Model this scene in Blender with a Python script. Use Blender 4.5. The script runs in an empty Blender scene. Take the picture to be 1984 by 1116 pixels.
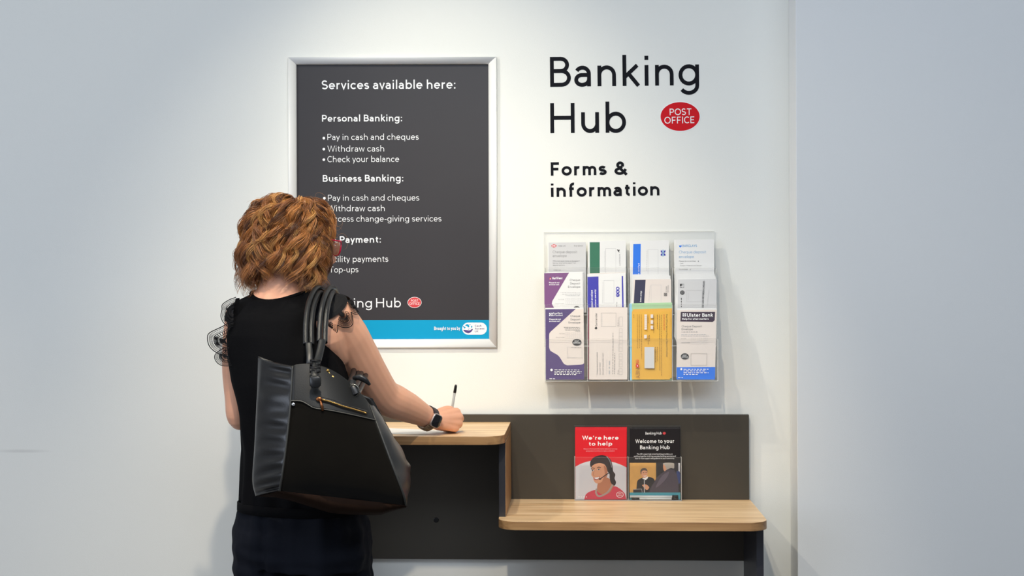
import bpy, bmesh, math, random
from mathutils import Vector, Matrix, noise
R = math.radians
sc = bpy.context.scene
col = sc.collection

# ------------------------------------------------------------------ camera, light, exposure
F_PX, CX, CY = 2580.6, 992.0, 558.0            # focal length in pixels of a 1984 x 1116 frame
CAM = Vector((0.0, -4.0, 1.4))
CAMROT = Matrix.Rotation(R(2.69), 3, 'Z') @ Matrix.Rotation(R(90), 3, 'X') @ Matrix.Rotation(-0.004, 3, 'Z')
cam = bpy.data.cameras.new('camera')
cam.sensor_width = 36.0
cam.lens = F_PX / 1984.0 * 36.0
camo = bpy.data.objects.new('camera', cam)
camo.matrix_world = Matrix.Translation(CAM) @ CAMROT.to_4x4()
col.objects.link(camo)
sc.camera = camo

w = bpy.data.worlds.new('world'); sc.world = w
w.use_nodes = True
w.node_tree.nodes['Background'].inputs[0].default_value = (0.88, 0.92, 1.0, 1)
w.node_tree.nodes['Background'].inputs[1].default_value = 0.15
sc.view_settings.view_transform = 'Standard'
sc.view_settings.look = 'None'
sc.view_settings.exposure = 0.0
sc.view_settings.gamma = 1.0
sc.cycles.transparent_max_bounces = 32
sc.cycles.sample_clamp_indirect = 6.0

def spot(name, loc, aim, watts, ang, blend, rad, color):
    l = bpy.data.lights.new(name, 'SPOT')
    l.energy = watts; l.spot_size = R(ang); l.spot_blend = blend
    l.shadow_soft_size = rad; l.color = color
    o = bpy.data.objects.new(name, l); col.objects.link(o)
    o.location = loc
    o.rotation_euler = (Vector(aim) - Vector(loc)).to_track_quat('-Z', 'Y').to_euler()
    return o
WARM = (1.0, 0.93, 0.76)
spot('ceiling_spotlight', (-0.47, -1.25, 3.20), (-0.45, 0.0, 0.93), 76, 64, 0.9, 0.022, WARM)
spot('ceiling_spotlight', (-2.60, -1.25, 3.20), (-2.60, 0.0, 0.35), 50, 52, 0.8, 0.022, (1.0, 0.78, 0.48))
spot('ceiling_downlight', (-1.70, -1.30, 3.20), (0.60, 0.0, 0.85), 95, 50, 1.0, 0.02, WARM)
spot('ceiling_downlight', (-0.27, -2.60, 3.20), (-0.34, -0.55, 1.10), 165, 46, 0.9, 0.035, (1.0, 0.87, 0.68))

def area(name, loc, aim, sx, sy, watts, color):
    l = bpy.data.lights.new(name, 'AREA')
    l.shape = 'RECTANGLE'; l.size = sx; l.size_y = sy; l.energy = watts; l.color = color
    o = bpy.data.objects.new(name, l); col.objects.link(o)
    o.location = loc
    o.rotation_euler = (Vector(aim) - Vector(loc)).to_track_quat('-Z', 'Y').to_euler()
    return o
area('ambient_fill_panel', (0.7, -3.3, 3.2), (0.6, 0, 1.0), 4.2, 1.2, 94, (0.77, 0.87, 1.0))  # added cool ambient source, set high so the desk underside stays dark
area('window_daylight', (-4.2, -3.6, 1.8), (-0.4, -0.4, 1.2), 2.2, 2.2, 72, (0.76, 0.845, 1.0))

# ------------------------------------------------------------------ projection helpers (pixel -> point on a real plane)
def ray(px, py):
    return CAMROT @ Vector(((px - CX) / F_PX, -(py - CY) / F_PX, -1.0))
def W(px, py, Y):
    d = ray(px, py); t = (Y - CAM.y) / d.y
    return CAM + d * t
def Wz(px, py, z):
    d = ray(px, py); t = (z - CAM.z) / d.z
    return CAM + d * t
class Pl:
    """an upright plane that may lean: depth y1 at pixel row v1 and y2 at pixel row v2"""
    def __init__(s, v1, y1, v2=None, y2=None, px=1113):
        a = W(px, v1, y1)
        b = W(px, v2, y2) if v2 is not None else a - Vector((0, 0, 0.1))
        up = (a - b).normalized()
        s.o = a; s.n = Vector((1, 0, 0)).cross(up).normalized()
        if s.n.y > 0: s.n = -s.n                       # towards the room
    def p(s, px, py, off=0.0):
        d = ray(px, py)
        t = (s.o - CAM).dot(s.n) / d.dot(s.n)
        return CAM + d * t + s.n * off

# ------------------------------------------------------------------ materials
def lin(c):
    c = c / 255.0
    return c / 12.92 if c <= 0.04045 else ((c + 0.055) / 1.055) ** 2.4
def rgb(t): return (lin(t[0]), lin(t[1]), lin(t[2]), 1.0)
MATS = {}
def mat(name, c=(200, 200, 200), rough=0.5, metal=0.0, spec=0.5, bump=0.0, bscale=200.0, var=0.0, vscale=8.0, coat=0.0, sheen=0.0, sss=0.0):
    if name in MATS: return MATS[name]
    m = bpy.data.materials.new(name); m.use_nodes = True
    nt = m.node_tree; b = nt.nodes['Principled BSDF']
    b.inputs['Base Color'].default_value = rgb(c)
    b.inputs['Roughness'].default_value = rough
    b.inputs['Metallic'].default_value = metal
    b.inputs['Specular IOR Level'].default_value = spec
    b.inputs['Coat Weight'].default_value = coat
    b.inputs['Sheen Weight'].default_value = sheen
    if sss:
        b.inputs['Subsurface Weight'].default_value = sss
        b.inputs['Subsurface Radius'].default_value = (0.012, 0.004, 0.002)
        b.inputs['Subsurface Scale'].default_value = 0.5
    tc = nt.nodes.new('ShaderNodeTexCoord')
    if var:
        n = nt.nodes.new('ShaderNodeTexNoise'); n.inputs['Scale'].default_value = vscale; n.inputs['Detail'].default_value = 4
        nt.links.new(tc.outputs['Object'], n.inputs['Vector'])
        mx = nt.nodes.new('ShaderNodeMix'); mx.data_type = 'RGBA'
        c2 = [max(0, min(255, x * (1 - var))) for x in c]; c3 = [max(0, min(255, x * (1 + var))) for x in c]
        mx.inputs[6].default_value = rgb(c2); mx.inputs[7].default_value = rgb(c3)
        nt.links.new(n.outputs['Fac'], mx.inputs[0]); nt.links.new(mx.outputs[2], b.inputs['Base Color'])
    if bump:
        n2 = nt.nodes.new('ShaderNodeTexNoise'); n2.inputs['Scale'].default_value = bscale; n2.inputs['Detail'].default_value = 3
        nt.links.new(tc.outputs['Object'], n2.inputs['Vector'])
        bp = nt.nodes.new('ShaderNodeBump'); bp.inputs['Strength'].default_value = bump; bp.inputs['Distance'].default_value = 0.002
        nt.links.new(n2.outputs['Fac'], bp.inputs['Height']); nt.links.new(bp.outputs['Normal'], b.inputs['Normal'])
    MATS[name] = m
    return m

def clear_mat(name, tint=(248, 250, 250), refl=1.25, white=0.0, rough=0.03):
    """clear acrylic: lets light straight through, mirrors a little by Fresnel, a touch of scatter"""
    if name in MATS: return MATS[name]
    m = bpy.data.materials.new(name); m.use_nodes = True
    nt = m.node_tree; nt.nodes.clear()
    out = nt.nodes.new('ShaderNodeOutputMaterial')
    tr = nt.nodes.new('ShaderNodeBsdfTransparent'); tr.inputs[0].default_value = rgb(tint)
    gl = nt.nodes.new('ShaderNodeBsdfGlossy'); gl.inputs['Roughness'].default_value = rough
    fr = nt.nodes.new('ShaderNodeFresnel'); fr.inputs[0].default_value = refl
    mx = nt.nodes.new('ShaderNodeMixShader')
    nt.links.new(fr.outputs[0], mx.inputs[0]); nt.links.new(tr.outputs[0], mx.inputs[1]); nt.links.new(gl.outputs[0], mx.inputs[2])
    last = mx
    if white:
        df = nt.nodes.new('ShaderNodeBsdfDiffuse'); df.inputs[0].default_value = rgb((250, 250, 246))
        m2 = nt.nodes.new('ShaderNodeMixShader'); m2.inputs[0].default_value = white
        nt.links.new(mx.outputs[0], m2.inputs[1]); nt.links.new(df.outputs[0], m2.inputs[2]); last = m2
    nt.links.new(last.outputs[0], out.inputs[0])
    MATS[name] = m
    return m

def wood_mat(name, c1, c2, c3, scl=(1.6, 26.0, 40.0)):
    m = bpy.data.materials.new(name); m.use_nodes = True
    nt = m.node_tree; b = nt.nodes['Principled BSDF']
    tc = nt.nodes.new('ShaderNodeTexCoord'); mp = nt.nodes.new('ShaderNodeMapping')
    mp.inputs['Scale'].default_value = scl
    n = nt.nodes.new('ShaderNodeTexNoise'); n.inputs['Scale'].default_value = 2.2; n.inputs['Detail'].default_value = 7; n.inputs['Distortion'].default_value = 0.6
    nt.links.new(tc.outputs['Object'], mp.inputs[0]); nt.links.new(mp.outputs[0], n.inputs['Vector'])
    cr = nt.nodes.new('ShaderNodeValToRGB')
    cr.color_ramp.elements[0].position = 0.30; cr.color_ramp.elements[0].color = rgb(c1)
    cr.color_ramp.elements[1].position = 0.72; cr.color_ramp.elements[1].color = rgb(c3)
    e = cr.color_ramp.elements.new(0.48); e.color = rgb(c2)
    nt.links.new(n.outputs['Fac'], cr.inputs[0]); nt.links.new(cr.outputs[0], b.inputs['Base Color'])
    b.inputs['Roughness'].default_value = 0.42
    MATS[name] = m
    return m

# ------------------------------------------------------------------ mesh helpers
class MB:
    def __init__(s): s.v = []; s.f = []; s.m = []; s.smooth = []
    def add(s, vs, fs, mi=0, smooth=False):
        b = len(s.v); s.v.extend([tuple(x) for x in vs])
        for f in fs:
            s.f.append(tuple(i + b for i in f)); s.m.append(mi); s.smooth.append(smooth)
    def poly(s, pts, mi=0): s.add(pts, [tuple(range(len(pts)))], mi)
    def box(s, x0, x1, y0, y1, z0, z1, mi=0):
        v = [(x, y, z) for z in (z0, z1) for y in (y0, y1) for x in (x0, x1)]
        s.add(v, [(0, 2, 3, 1), (4, 5, 7, 6), (0, 1, 5, 4), (2, 6, 7, 3), (0, 4, 6, 2), (1, 3, 7, 5)], mi)
    def hexa(s, a, b, mi=0, mi_side=None):
        """solid between two quads a (front) and b (back), same winding"""
        n = len(a); v = list(a) + list(b)
        s.add(v, [tuple(range(n)), tuple(range(2 * n - 1, n - 1, -1))], mi)
        s.add(v, [(i, n + i, n + (i + 1) % n, (i + 1) % n) for i in range(n)], mi if mi_side is None else mi_side)
    def tube(s, pts, rad, n=10, mi=0, cap=True, flat=1.0, up=None, closed=False, smooth=True):
        """round (or flattened) tube along a path; rad is one number or one per point"""
        pts = [Vector(p) for p in pts]; k = len(pts)
        rad = [rad] * k if isinstance(rad, (int, float)) else list(rad)
        base = len(s.v); ref = Vector(up) if up is not None else None; prev = None
        for i, p in enumerate(pts):
            if closed: t = pts[(i + 1) % k] - pts[i - 1]
            else: t = pts[min(i + 1, k - 1)] - pts[max(i - 1, 0)]
            t.normalize()
            if ref is not None: u = ref - t * ref.dot(t)
            elif prev is not None: u = prev - t * prev.dot(t)
            else:
                u = Vector((0, 0, 1)) - t * t.z
                if u.length < 0.1: u = Vector((1, 0, 0)) - t * t.x
            u.normalize(); prev = u; q = t.cross(u)
            r = rad[i]; ra, rb = (r if isinstance(r, tuple) else (r, r * flat))
            for j in range(n):
                a = 2 * math.pi * j / n
                s.v.append(tuple(p + u * (ra * math.cos(a)) + q * (rb * math.sin(a))))
        lim = k if closed else k - 1
        for i in range(lim):
            for j in range(n):
                i2 = (i + 1) % k
                s.f.append((base + i * n + j, base + i * n + (j + 1) % n, base + i2 * n + (j + 1) % n, base + i2 * n + j)); s.m.append(mi); s.smooth.append(smooth)
        if cap and not closed:
            s.f.append(tuple(base + j for j in range(n - 1, -1, -1))); s.m.append(mi); s.smooth.append(False)
            s.f.append(tuple(base + (k - 1) * n + j for j in range(n))); s.m.append(mi); s.smooth.append(False)
    def ell(s, c, ax, nu=20, nv=12, mi=0, rot=None):
        c = Vector(c); base = len(s.v)
        for i in range(nv + 1):
            th = math.pi * i / nv
            for j in range(nu):
                ph = 2 * math.pi * j / nu
                d = Vector((ax[0] * math.sin(th) * math.cos(ph), ax[1] * math.sin(th) * math.sin(ph), ax[2] * math.cos(th)))
                if rot is not None: d = rot @ d
                s.v.append(tuple(c + d))
        for i in range(nv):
            for j in range(nu):
                s.f.append((base + i * nu + j, base + (i + 1) * nu + j, base + (i + 1) * nu + (j + 1) % nu, base + i * nu + (j + 1) % nu)); s.m.append(mi); s.smooth.append(True)
    def rings(s, rs, mi=0, cap=True):
        """loft through rings of equal length"""
        n = len(rs[0]); b = len(s.v)
        for r in rs: s.v.extend([tuple(p) for p in r])
        for i in range(len(rs) - 1):
            for j in range(n):
                s.f.append((b + i * n + j, b + i * n + (j + 1) % n, b + (i + 1) * n + (j + 1) % n, b + (i + 1) * n + j)); s.m.append(mi); s.smooth.append(True)
        if cap:
            s.f.append(tuple(b + j for j in range(n - 1, -1, -1))); s.m.append(mi); s.smooth.append(True)
            s.f.append(tuple(b + (len(rs) - 1) * n + j for j in range(n))); s.m.append(mi); s.smooth.append(True)
    def mesh(s, name, mats, origin=Vector((0, 0, 0))):
        me = bpy.data.meshes.new(name)
        me.from_pydata([(x - origin[0], y - origin[1], z - origin[2]) for x, y, z in s.v], [], s.f)
        for m in (mats if isinstance(mats, (list, tuple)) else [mats]): me.materials.append(m)
        me.polygons.foreach_set('material_index', s.m)
        me.polygons.foreach_set('use_smooth', s.smooth)
        me.update()
        return me

def world_loc(o):
    return o.location if o.parent is None else world_loc(o.parent) + o.location
def obj(name, mb, mats, parent=None, origin=None, bevel=0.0, fix=True):
    if origin is None:
        if parent is not None: origin = world_loc(parent)
        else:
            xs, ys, zs = zip(*mb.v)
            origin = Vector(((min(xs) + max(xs)) / 2, (min(ys) + max(ys)) / 2, min(zs)))
    origin = Vector(origin)
    me = mb.mesh(name, mats, origin)
    if fix:
        bm = bmesh.new(); bm.from_mesh(me); bmesh.ops.recalc_face_normals(bm, faces=bm.faces); bm.to_mesh(me); bm.free()
    o = bpy.data.objects.new(name, me); col.objects.link(o)
    if parent is not None:
        o.parent = parent; o.location = origin - world_loc(parent)
    else: o.location = origin
    if bevel:
        b = o.modifiers.new('bevel', 'BEVEL'); b.width = bevel; b.segments = 3; b.limit_method = 'ANGLE'; b.harden_normals = False
    return o
def tag(o, label, cat, group=None):
    o['label'] = label; o['category'] = cat
    if group: o['group'] = group
    return o
def empty(name, loc, label, cat, group=None):
    o = bpy.data.objects.new(name, None); col.objects.link(o); o.location = loc; o.empty_display_size = 0.05
    return tag(o, label, cat, group)
def struct(name, mb, m, bevel=0.0):
    o = obj(name, mb, m, bevel=bevel); o['kind'] = 'structure'; return o
def bez(pts, n=10, closed=False):
    """Catmull-Rom through the points"""
    P = [Vector(p) for p in pts]; k = len(P); out = []
    lim = k if closed else k - 1
    for i in range(lim):
        if closed: p0, p1, p2, p3 = P[i - 1], P[i], P[(i + 1) % k], P[(i + 2) % k]
        else: p0, p1, p2, p3 = P[max(i - 1, 0)], P[i], P[i + 1], P[min(i + 2, k - 1)]
        for j in range(n):
            t = j / n
            out.append(0.5 * ((2 * p1) + (p2 - p0) * t + (2 * p0 - 5 * p1 + 4 * p2 - p3) * t * t + (3 * p1 - p0 - 3 * p2 + p3) * t ** 3))
    if not closed: out.append(P[-1])
    return out

# ------------------------------------------------------------------ a monoline sans face, drawn as strokes (cap height 1)
def E(cx, cy, rx, ry, a0, a1):
    n = max(3, int(abs(a1 - a0) / 15) + 1)
    return [(cx + rx * math.cos(R(a0 + (a1 - a0) * i / n)), cy + ry * math.sin(R(a0 + (a1 - a0) * i / n))) for i in range(n + 1)]
h_ = .055; XH = .69; XC = .64; BC = .05
bowl = E(.345, .345, .29, .30, 0, 360)
def sh(st, dx): return [(x + dx, y) for x, y in st]
GL = {
 'a': ('r', 's', [[(.50, 0), (.50, .42)] + E(.275, .42, .225, .22, 0, 150), [(.5, .385), (.26, .385)] + E(.25, .215, .195, .17, 90, 270) + E(.27, .245, .23, .2, 270, 360)]),
 'b': ('s', 'r', [[(.055, 0), (.055, 1.04)], E(.345, .345, .29, .30, 0, 360)]),
 'c': ('r', 'r', [E(.345, .345, .29, .30, 42, 318)]),
 'd': ('r', 's', [[(.635, 0), (.635, 1.04)], E(.345, .345, .29, .30, 0, 360)]),
 'e': ('r', 'r', [[(.07, .35), (.63, .35)] + E(.345, .345, .285, .30, 1, 318)]),
 'f': ('t', 't', [E(.34, .80, .2, .2, 75, 180) + [(.14, 0)], [(0, XC), (.37, XC)]]),
 'g': ('r', 's', [E(.345, .345, .29, .30, 0, 360), [(.635, .69), (.635, .0)] + E(.345, -.0, .29, .245, 0, -148)]),
 'h': ('s', 's', [[(.055, 0), (.055, 1.04)], E(.31, .38, .255, .26, 180, 0) + [(.565, 0)]]),
 'i': ('s', 's', [[(.055, 0), (.055, .69)], [(.055, .86), (.055, 1.0)]]),
 'j': ('t', 's', [[(.1, .69), (.1, -.1)] + E(0, -.1, .1, .15, 0, -90), [(.1, .86), (.1, 1.0)]]),
 'k': ('s', 't', [[(.055, 0), (.055, 1.04)], [(.50, .69), (.08, .31)], [(.2, .41), (.54, 0)]]),
 'l': ('s', 's', [[(.055, 0), (.055, 1.04)]]),
 'm': ('s', 's', [[(.055, 0), (.055, .69)], E(.265, .40, .21, .24, 180, 0) + [(.475, 0)], E(.685, .40, .21, .24, 180, 0) + [(.895, 0)]]),
 'n': ('s', 's', [[(.055, 0), (.055, .69)], E(.31, .38, .255, .26, 180, 0) + [(.565, 0)]]),
 'o': ('r', 'r', [bowl]),
 'p': ('s', 'r', [[(.055, -.27), (.055, .69)], bowl]),
 'q': ('r', 's', [[(.635, -.27), (.635, .69)], bowl]),
 'r': ('s', 't', [[(.055, 0), (.055, .69)], E(.30, .38, .245, .26, 180, 75)]),
 's': ('r', 'r', [E(.265, .495, .195, .145, 28, 265) + E(.265, .2, .215, .15, 85, -152)]),
 't': ('t', 't', [[(.16, .88), (.16, .24)] + E(.33, .24, .17, .19, 180, 280), [(0, XC), (.36, XC)]]),
 'u': ('s', 's', [[(.055, .69), (.055, .31)] + E(.30, .31, .245, .26, 180, 360), [(.545, .69), (.545, 0)]]),
 'v': ('d', 'd', [[(.03, .69), (.285, .03), (.54, .69)]]),
 'w': ('d', 'd', [[(.03, .69), (.24, .03), (.45, .66), (.66, .03), (.87, .69)]]),
 'x': ('d', 'd', [[(.03, .69), (.5, 0)], [(.5, .69), (.03, 0)]]),
 'y': ('d', 'd', [[(.03, .69), (.29, .04)], [(.55, .69), (.27, -.02), (.16, -.25)]]),
 'z': ('d', 'd', [[(.03, XC), (.46, XC), (.05, BC), (.49, BC)]]),
 'A': ('d', 'd', [[(.03, 0), (.39, .97), (.75, 0)], [(.16, .29), (.62, .29)]]),
 'B': ('s', 'r', [[(.055, 0), (.055, 1)], [(.055, .945), (.36, .945)] + E(.36, .735, .225, .21, 90, -90) + [(.055, .525)], [(.36, .525)] + E(.39, .29, .255, .235, 90, -90) + [(.055, .055)]]),
 'C': ('r', 'r', [E(.47, .5, .41, .455, 48, 312)]),
 'D': ('s', 'r', [[(.055, 0), (.055, 1)], [(.055, .945), (.32, .945)] + E(.34, .5, .40, .445, 90, -90) + [(.055, .055)]]),
 'E': ('s', 't', [[(.055, 0), (.055, 1)], [(.055, .945), (.6, .945)], [(.055, .51), (.54, .51)], [(.055, .055), (.6, .055)]]),
 'F': ('s', 't', [[(.055, 0), (.055, 1)], [(.055, .945), (.58, .945)], [(.055, .49), (.53, .49)]]),
 'G': ('r', 's', [E(.47, .5, .41, .455, 45, 330) + [(.83, .47), (.5, .47)]]),
 'H': ('s', 's', [[(.055, 0), (.055, 1)], [(.77, 0), (.77, 1)], [(.055, .51), (.77, .51)]]),
 'I': ('s', 's', [[(.055, 0), (.055, 1)]]),
 'K': ('s', 't', [[(.055, 0), (.055, 1)], [(.67, 1), (.08, .46)], [(.25, .6), (.7, 0)]]),
 'L': ('s', 't', [[(.055, 1), (.055, .055), (.56, .055)]]),
 'M': ('s', 's', [[(.055, 0), (.055, .96), (.46, .3), (.865, .96), (.865, 0)]]),
 'N': ('s', 's', [[(.055, 0), (.055, .93), (.75, .07), (.75, 1)]]),
 'O': ('r', 'r', [E(.49, .5, .435, .455, 0, 360)]),
 'P': ('s', 'r', [[(.055, 0), (.055, 1)], [(.055, .945), (.36, .945)] + E(.36, .69, .26, .255, 90, -90) + [(.055, .435)]]),
 'Q': ('r', 'r', [E(.49, .5, .435, .455, 0, 360), [(.6, .2), (.85, -.08)]]),
 'R': ('s', 't', [[(.055, 0), (.055, 1)], [(.055, .945), (.36, .945)] + E(.36, .7, .25, .245, 90, -90) + [(.055, .455)], [(.36, .45), (.66, 0)]]),
 'S': ('r', 'r', [E(.345, .725, .265, .225, 32, 262) + E(.345, .27, .29, .225, 82, -150)]),
 'T': ('t', 't', [[(0, .945), (.72, .945)], [(.36, .945), (.36, 0)]]),
 'U': ('s', 's', [[(.055, 1), (.055, .38)] + E(.39, .38, .335, .335, 180, 360) + [(.725, 1)]]),
 'V': ('d', 'd', [[(.03, 1), (.38, .03), (.73, 1)]]),
 'W': ('d', 'd', [[(.03, 1), (.31, .04), (.59, .96), (.87, .04), (1.15, 1)]]),
 'X': ('d', 'd', [[(.03, 1), (.67, 0)], [(.67, 1), (.03, 0)]]),
 'Y': ('d', 'd', [[(.03, 1), (.35, .45), (.67, 1)], [(.35, .45), (.35, 0)]]),
 'Z': ('d', 'd', [[(.03, .945), (.62, .945), (.05, .055), (.66, .055)]]),
 '&': ('r', 't', [[(.80, 0), (.245, .62)] + E(.36, .755, .17, .19, 215, -35), [(.50, .65), (.2, .43)] + E(.33, .26, .27, .21, 150, 300) + [(.6, .18), (.74, .42)]]),
 ':': ('s', 's', [[(.055, .0), (.055, .15)], [(.055, .52), (.055, .67)]]),
 '.': ('s', 's', [[(.055, .0), (.055, .14)]]),
 ',': ('s', 's', [[(.075, .13), (.02, -.14)]]),
 "'": ('s', 's', [[(.07, 1.02), (.03, .76)]]),
 '-': ('t', 't', [[(.02, .36), (.36, .36)]]),
 '?': ('r', 'r', [E(.25, .73, .21, .22, 165, -60) + [(.25, .42), (.25, .28)], [(.25, 0), (.25, .14)]]),
 '(': ('t', 't', [E(.4, .4, .34, .68, 130, 230)]),
 ')': ('t', 't', [E(0, .4, .34, .68, 50, -50)]),
}
SB = {'s': .115, 'r': .06, 'd': .02, 't': .035}
def strokes(text, wt=.11, track=0.0):
    """-> list of quads (in cap-height units) and the width of the line"""
    quads = []; x = 0.0; first = True; si = 0
    for ch in text:
        if ch == ' ': x += .34 + track; continue
        g = GL.get(ch)
        if g is None: continue
        xs = [p[0] for st in g[2] for p in st]; x0, x1 = min(xs), max(xs)
        l, r = SB[g[0]], SB[g[1]]
        if not first: x += l
        first = False
        hw = wt / 2
        dx = x + hw - x0
        for st in g[2]:
            si += 1; pts = []
            up_ = ch.isupper() or ch in '&?'; ctr, half = (.5, .445) if up_ else (.345, .295); kf = 1 - (hw - .055) / half
            for p in st:
                if p[1] not in (0, 1, 1.0, .69, 1.04, -.27, .86, .97, .03):
                    p = (p[0], ctr + (p[1] - ctr) * kf) if -.02 <= p[1] <= (1.0 if up_ else .70) else (p[0], p[1] - (hw - .055))
                if not pts or (abs(p[0] - pts[-1][0]) + abs(p[1] - pts[-1][1])) > 1e-4: pts.append(p)
            k = len(pts); closed = k > 3 and abs(pts[0][0] - pts[-1][0]) + abs(pts[0][1] - pts[-1][1]) < 1e-3
            if closed: pts = pts[:-1]; k -= 1
            L = []
            for i in range(k):
                if closed: a, b, c = pts[i - 1], pts[i], pts[(i + 1) % k]
                else: a, b, c = pts[max(i - 1, 0)], pts[i], pts[min(i + 1, k - 1)]
                d1 = Vector((b[0] - a[0], b[1] - a[1])); d2 = Vector((c[0] - b[0], c[1] - b[1]))
                if d1.length < 1e-6: d1 = d2.copy()
                if d2.length < 1e-6: d2 = d1.copy()
                d1.normalize(); d2.normalize()
                n1 = Vector((-d1.y, d1.x)); n2 = Vector((-d2.y, d2.x)); mm = n1 + n2
                if mm.length < .2: mm = n1
                mm.normalize(); ln = min(hw / max(mm.dot(n1), .35), hw * 2.2)
                L.append(((b[0] + mm.x * ln + dx, b[1] + mm.y * ln), (b[0] - mm.x * ln + dx, b[1] - mm.y * ln)))
            for i in range(k if closed else k - 1):
                p, q = L[i], L[(i + 1) % k]
                quads.append((p[0], p[1], q[1], q[0], si))
        x = x + (x1 - x0) + wt + r + track
        lastr = r + track
    return quads, x - lastr
class Print:
    """flat printing on a plane: everything is given in photograph pixels and lands on that plane, layer by layer"""
    def __init__(s, plane, off=0.0003, T=None):
        s.pl = plane; s.off = off; s.mb = MB(); s.T = T or (lambda u, v: (u, v)); s.mats = []; s.k = 1.0
    def mi(s, m):
        if m not in s.mats: s.mats.append(m)
        return s.mats.index(m)
    def lift(s): s.off += 0.00003
    def P(s, u, v):
        x, y = s.T(u, v); return s.pl.p(x, y, s.off)
    def poly(s, pts, m): s.mb.poly([s.P(*p) for p in pts], s.mi(m)); s.lift()
    def rect(s, a, b, c, d, m): s.poly([(a, b), (c, b), (c, d), (a, d)], m)
    def ell(s, cx, cy, rx, ry, m, n=40, a0=0, a1=360):
        full = abs(a1 - a0) >= 360
        s.poly([(cx + rx * math.cos(R(a0 + (a1 - a0) * i / n)), cy + ry * math.sin(R(a0 + (a1 - a0) * i / n))) for i in range(n if full else n + 1)], m)
    def line(s, pts, wd, m):
        """a drawn line: one mitred strip"""
        mi = s.mi(m); P = [Vector((x, y)) for x, y in pts]; P = [p for i, p in enumerate(P) if i == 0 or (p - P[i - 1]).length > 1e-6]
        k = len(P); cl = k > 3 and (P[0] - P[-1]).length < 1e-4
        if cl: P = P[:-1]; k -= 1
        L = []
        for i in range(k):
            d1 = P[i] - P[i - 1] if (i or cl) else P[1] - P[0]; d2 = P[(i + 1) % k] - P[i] if (i < k - 1 or cl) else d1
            n1 = Vector((-d1.y, d1.x)).normalized(); n2 = Vector((-d2.y, d2.x)).normalized(); mm = n1 + n2
            mm = mm.normalized() if mm.length > .2 else n1
            mm = mm * (wd / 2 / max(mm.dot(n1), .4)); L.append((P[i] + mm, P[i] - mm))
        for i in range(k if cl else k - 1):
            p, q = L[i], L[(i + 1) % k]
            s.mb.poly([s.P(*p[0]), s.P(*p[1]), s.P(*q[1]), s.P(*q[0])], mi)
        s.lift()
    def blob(s, pts, m, n=5): s.poly([(p.x, p.y) for p in bez([Vector((x, y, 0)) for x, y in pts], n, True)], m)
    def outline(s, a, b, c, d, wd, m): s.line([(a, b), (c, b), (c, d), (a, d), (a, b)], wd, m)
    def ring(s, cx, cy, rx, ry, wd, m):
        s.line([(cx + rx * math.cos(R(t)), cy + ry * math.sin(R(t))) for t in range(0, 361, 12)], wd, m)
    def text(s, t, p0, p1, cap, m, wt=.11, track=0.0):
        """baseline from p0 to p1, cap height in the same units"""
        q, wdt = strokes(t, wt, track)
        if not q: return
        d = Vector((p1[0] - p0[0], p1[1] - p0[1])); L = d.length; d /= L; up = Vector((d.y, -d.x))
        sx = L / wdt; mi = s.mi(m)
        off0 = s.off
        for quad in q:
            s.off = off0 + 8e-6 * (quad[4] % 4)
            s.mb.poly([s.P(p0[0] + d.x * x * sx + up.x * y * cap, p0[1] + d.y * x * sx + up.y * y * cap) for x, y in quad[:4]], mi)
        s.off = off0; s.lift(); s.lift()
    def dashes(s, p0, p1, th, m, seed=0):
        """a line of print too small to read: word-long dashes"""
        rnd = random.Random(seed); d = Vector((p1[0] - p0[0], p1[1] - p0[1])); L = d.length; d /= L
        x = 0
        while x < L:
            wl = min(rnd.uniform(2.0, 6.0) * th, L - x)
            if wl > th * .9: s.line([(p0[0] + d.x * (x + th * .4), p0[1] + d.y * (x + th * .4)), (p0[0] + d.x * (x + wl - th * .4), p0[1] + d.y * (x + wl - th * .4))], th, m)
            x += wl + th * .7
    def build(s, name, parent): return obj(name, s.mb, s.mats, parent, fix=False)
# ------------------------------------------------------------------ room
def wall_mat(name, c):
    m = mat(name, c, rough=.62, spec=.3, bump=.12, bscale=420)
    return m
M_WALL = wall_mat('wall_paint', (236, 236, 230))
# a faint grey scuff on the left of the back wall
nt = M_WALL.node_tree; b = nt.nodes['Principled BSDF']
geo = nt.nodes.new('ShaderNodeNewGeometry'); mp = nt.nodes.new('ShaderNodeMapping'); mp.vector_type = 'POINT'
sc_c = W(42, 874, 0)
mp.inputs['Location'].default_value = (-sc_c.x * 11, 0, -sc_c.z * 160); mp.inputs['Scale'].default_value = (11, 0, 160)
ln_ = nt.nodes.new('ShaderNodeVectorMath'); ln_.operation = 'LENGTH'
mr = nt.nodes.new('ShaderNodeMapRange'); mr.inputs[1].default_value = .25; mr.inputs[2].default_value = 1.1; mr.inputs[3].default_value = .22; mr.inputs[4].default_value = 0.0
mx = nt.nodes.new('ShaderNodeMix'); mx.data_type = 'RGBA'; mx.inputs[6].default_value = rgb((236, 236, 230)); mx.inputs[7].default_value = rgb((150, 145, 140))
nt.links.new(geo.outputs['Position'], mp.inputs[0]); nt.links.new(mp.outputs[0], ln_.inputs[0]); nt.links.new(ln_.outputs['Value'], mr.inputs[0])
nt.links.new(mr.outputs[0], mx.inputs[0]); nt.links.new(mx.outputs[2], b.inputs['Base Color'])
M_PIER = wall_mat('wall_paint_daylit', (232, 233, 232))  # wall paint with the cool cast of daylight put into its colour
M_FLOOR = mat('floor_vinyl', (120, 116, 112), rough=.5, var=.12, vscale=5)
M_CEIL = mat('ceiling_paint', (225, 225, 222), rough=.8)
pier_x = W(1543.5, 558, -.125).x
m = MB(); m.box(-3.6, pier_x + .3, 0, .12, 0, 3.3); struct('wall_back', m, M_WALL)
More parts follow.
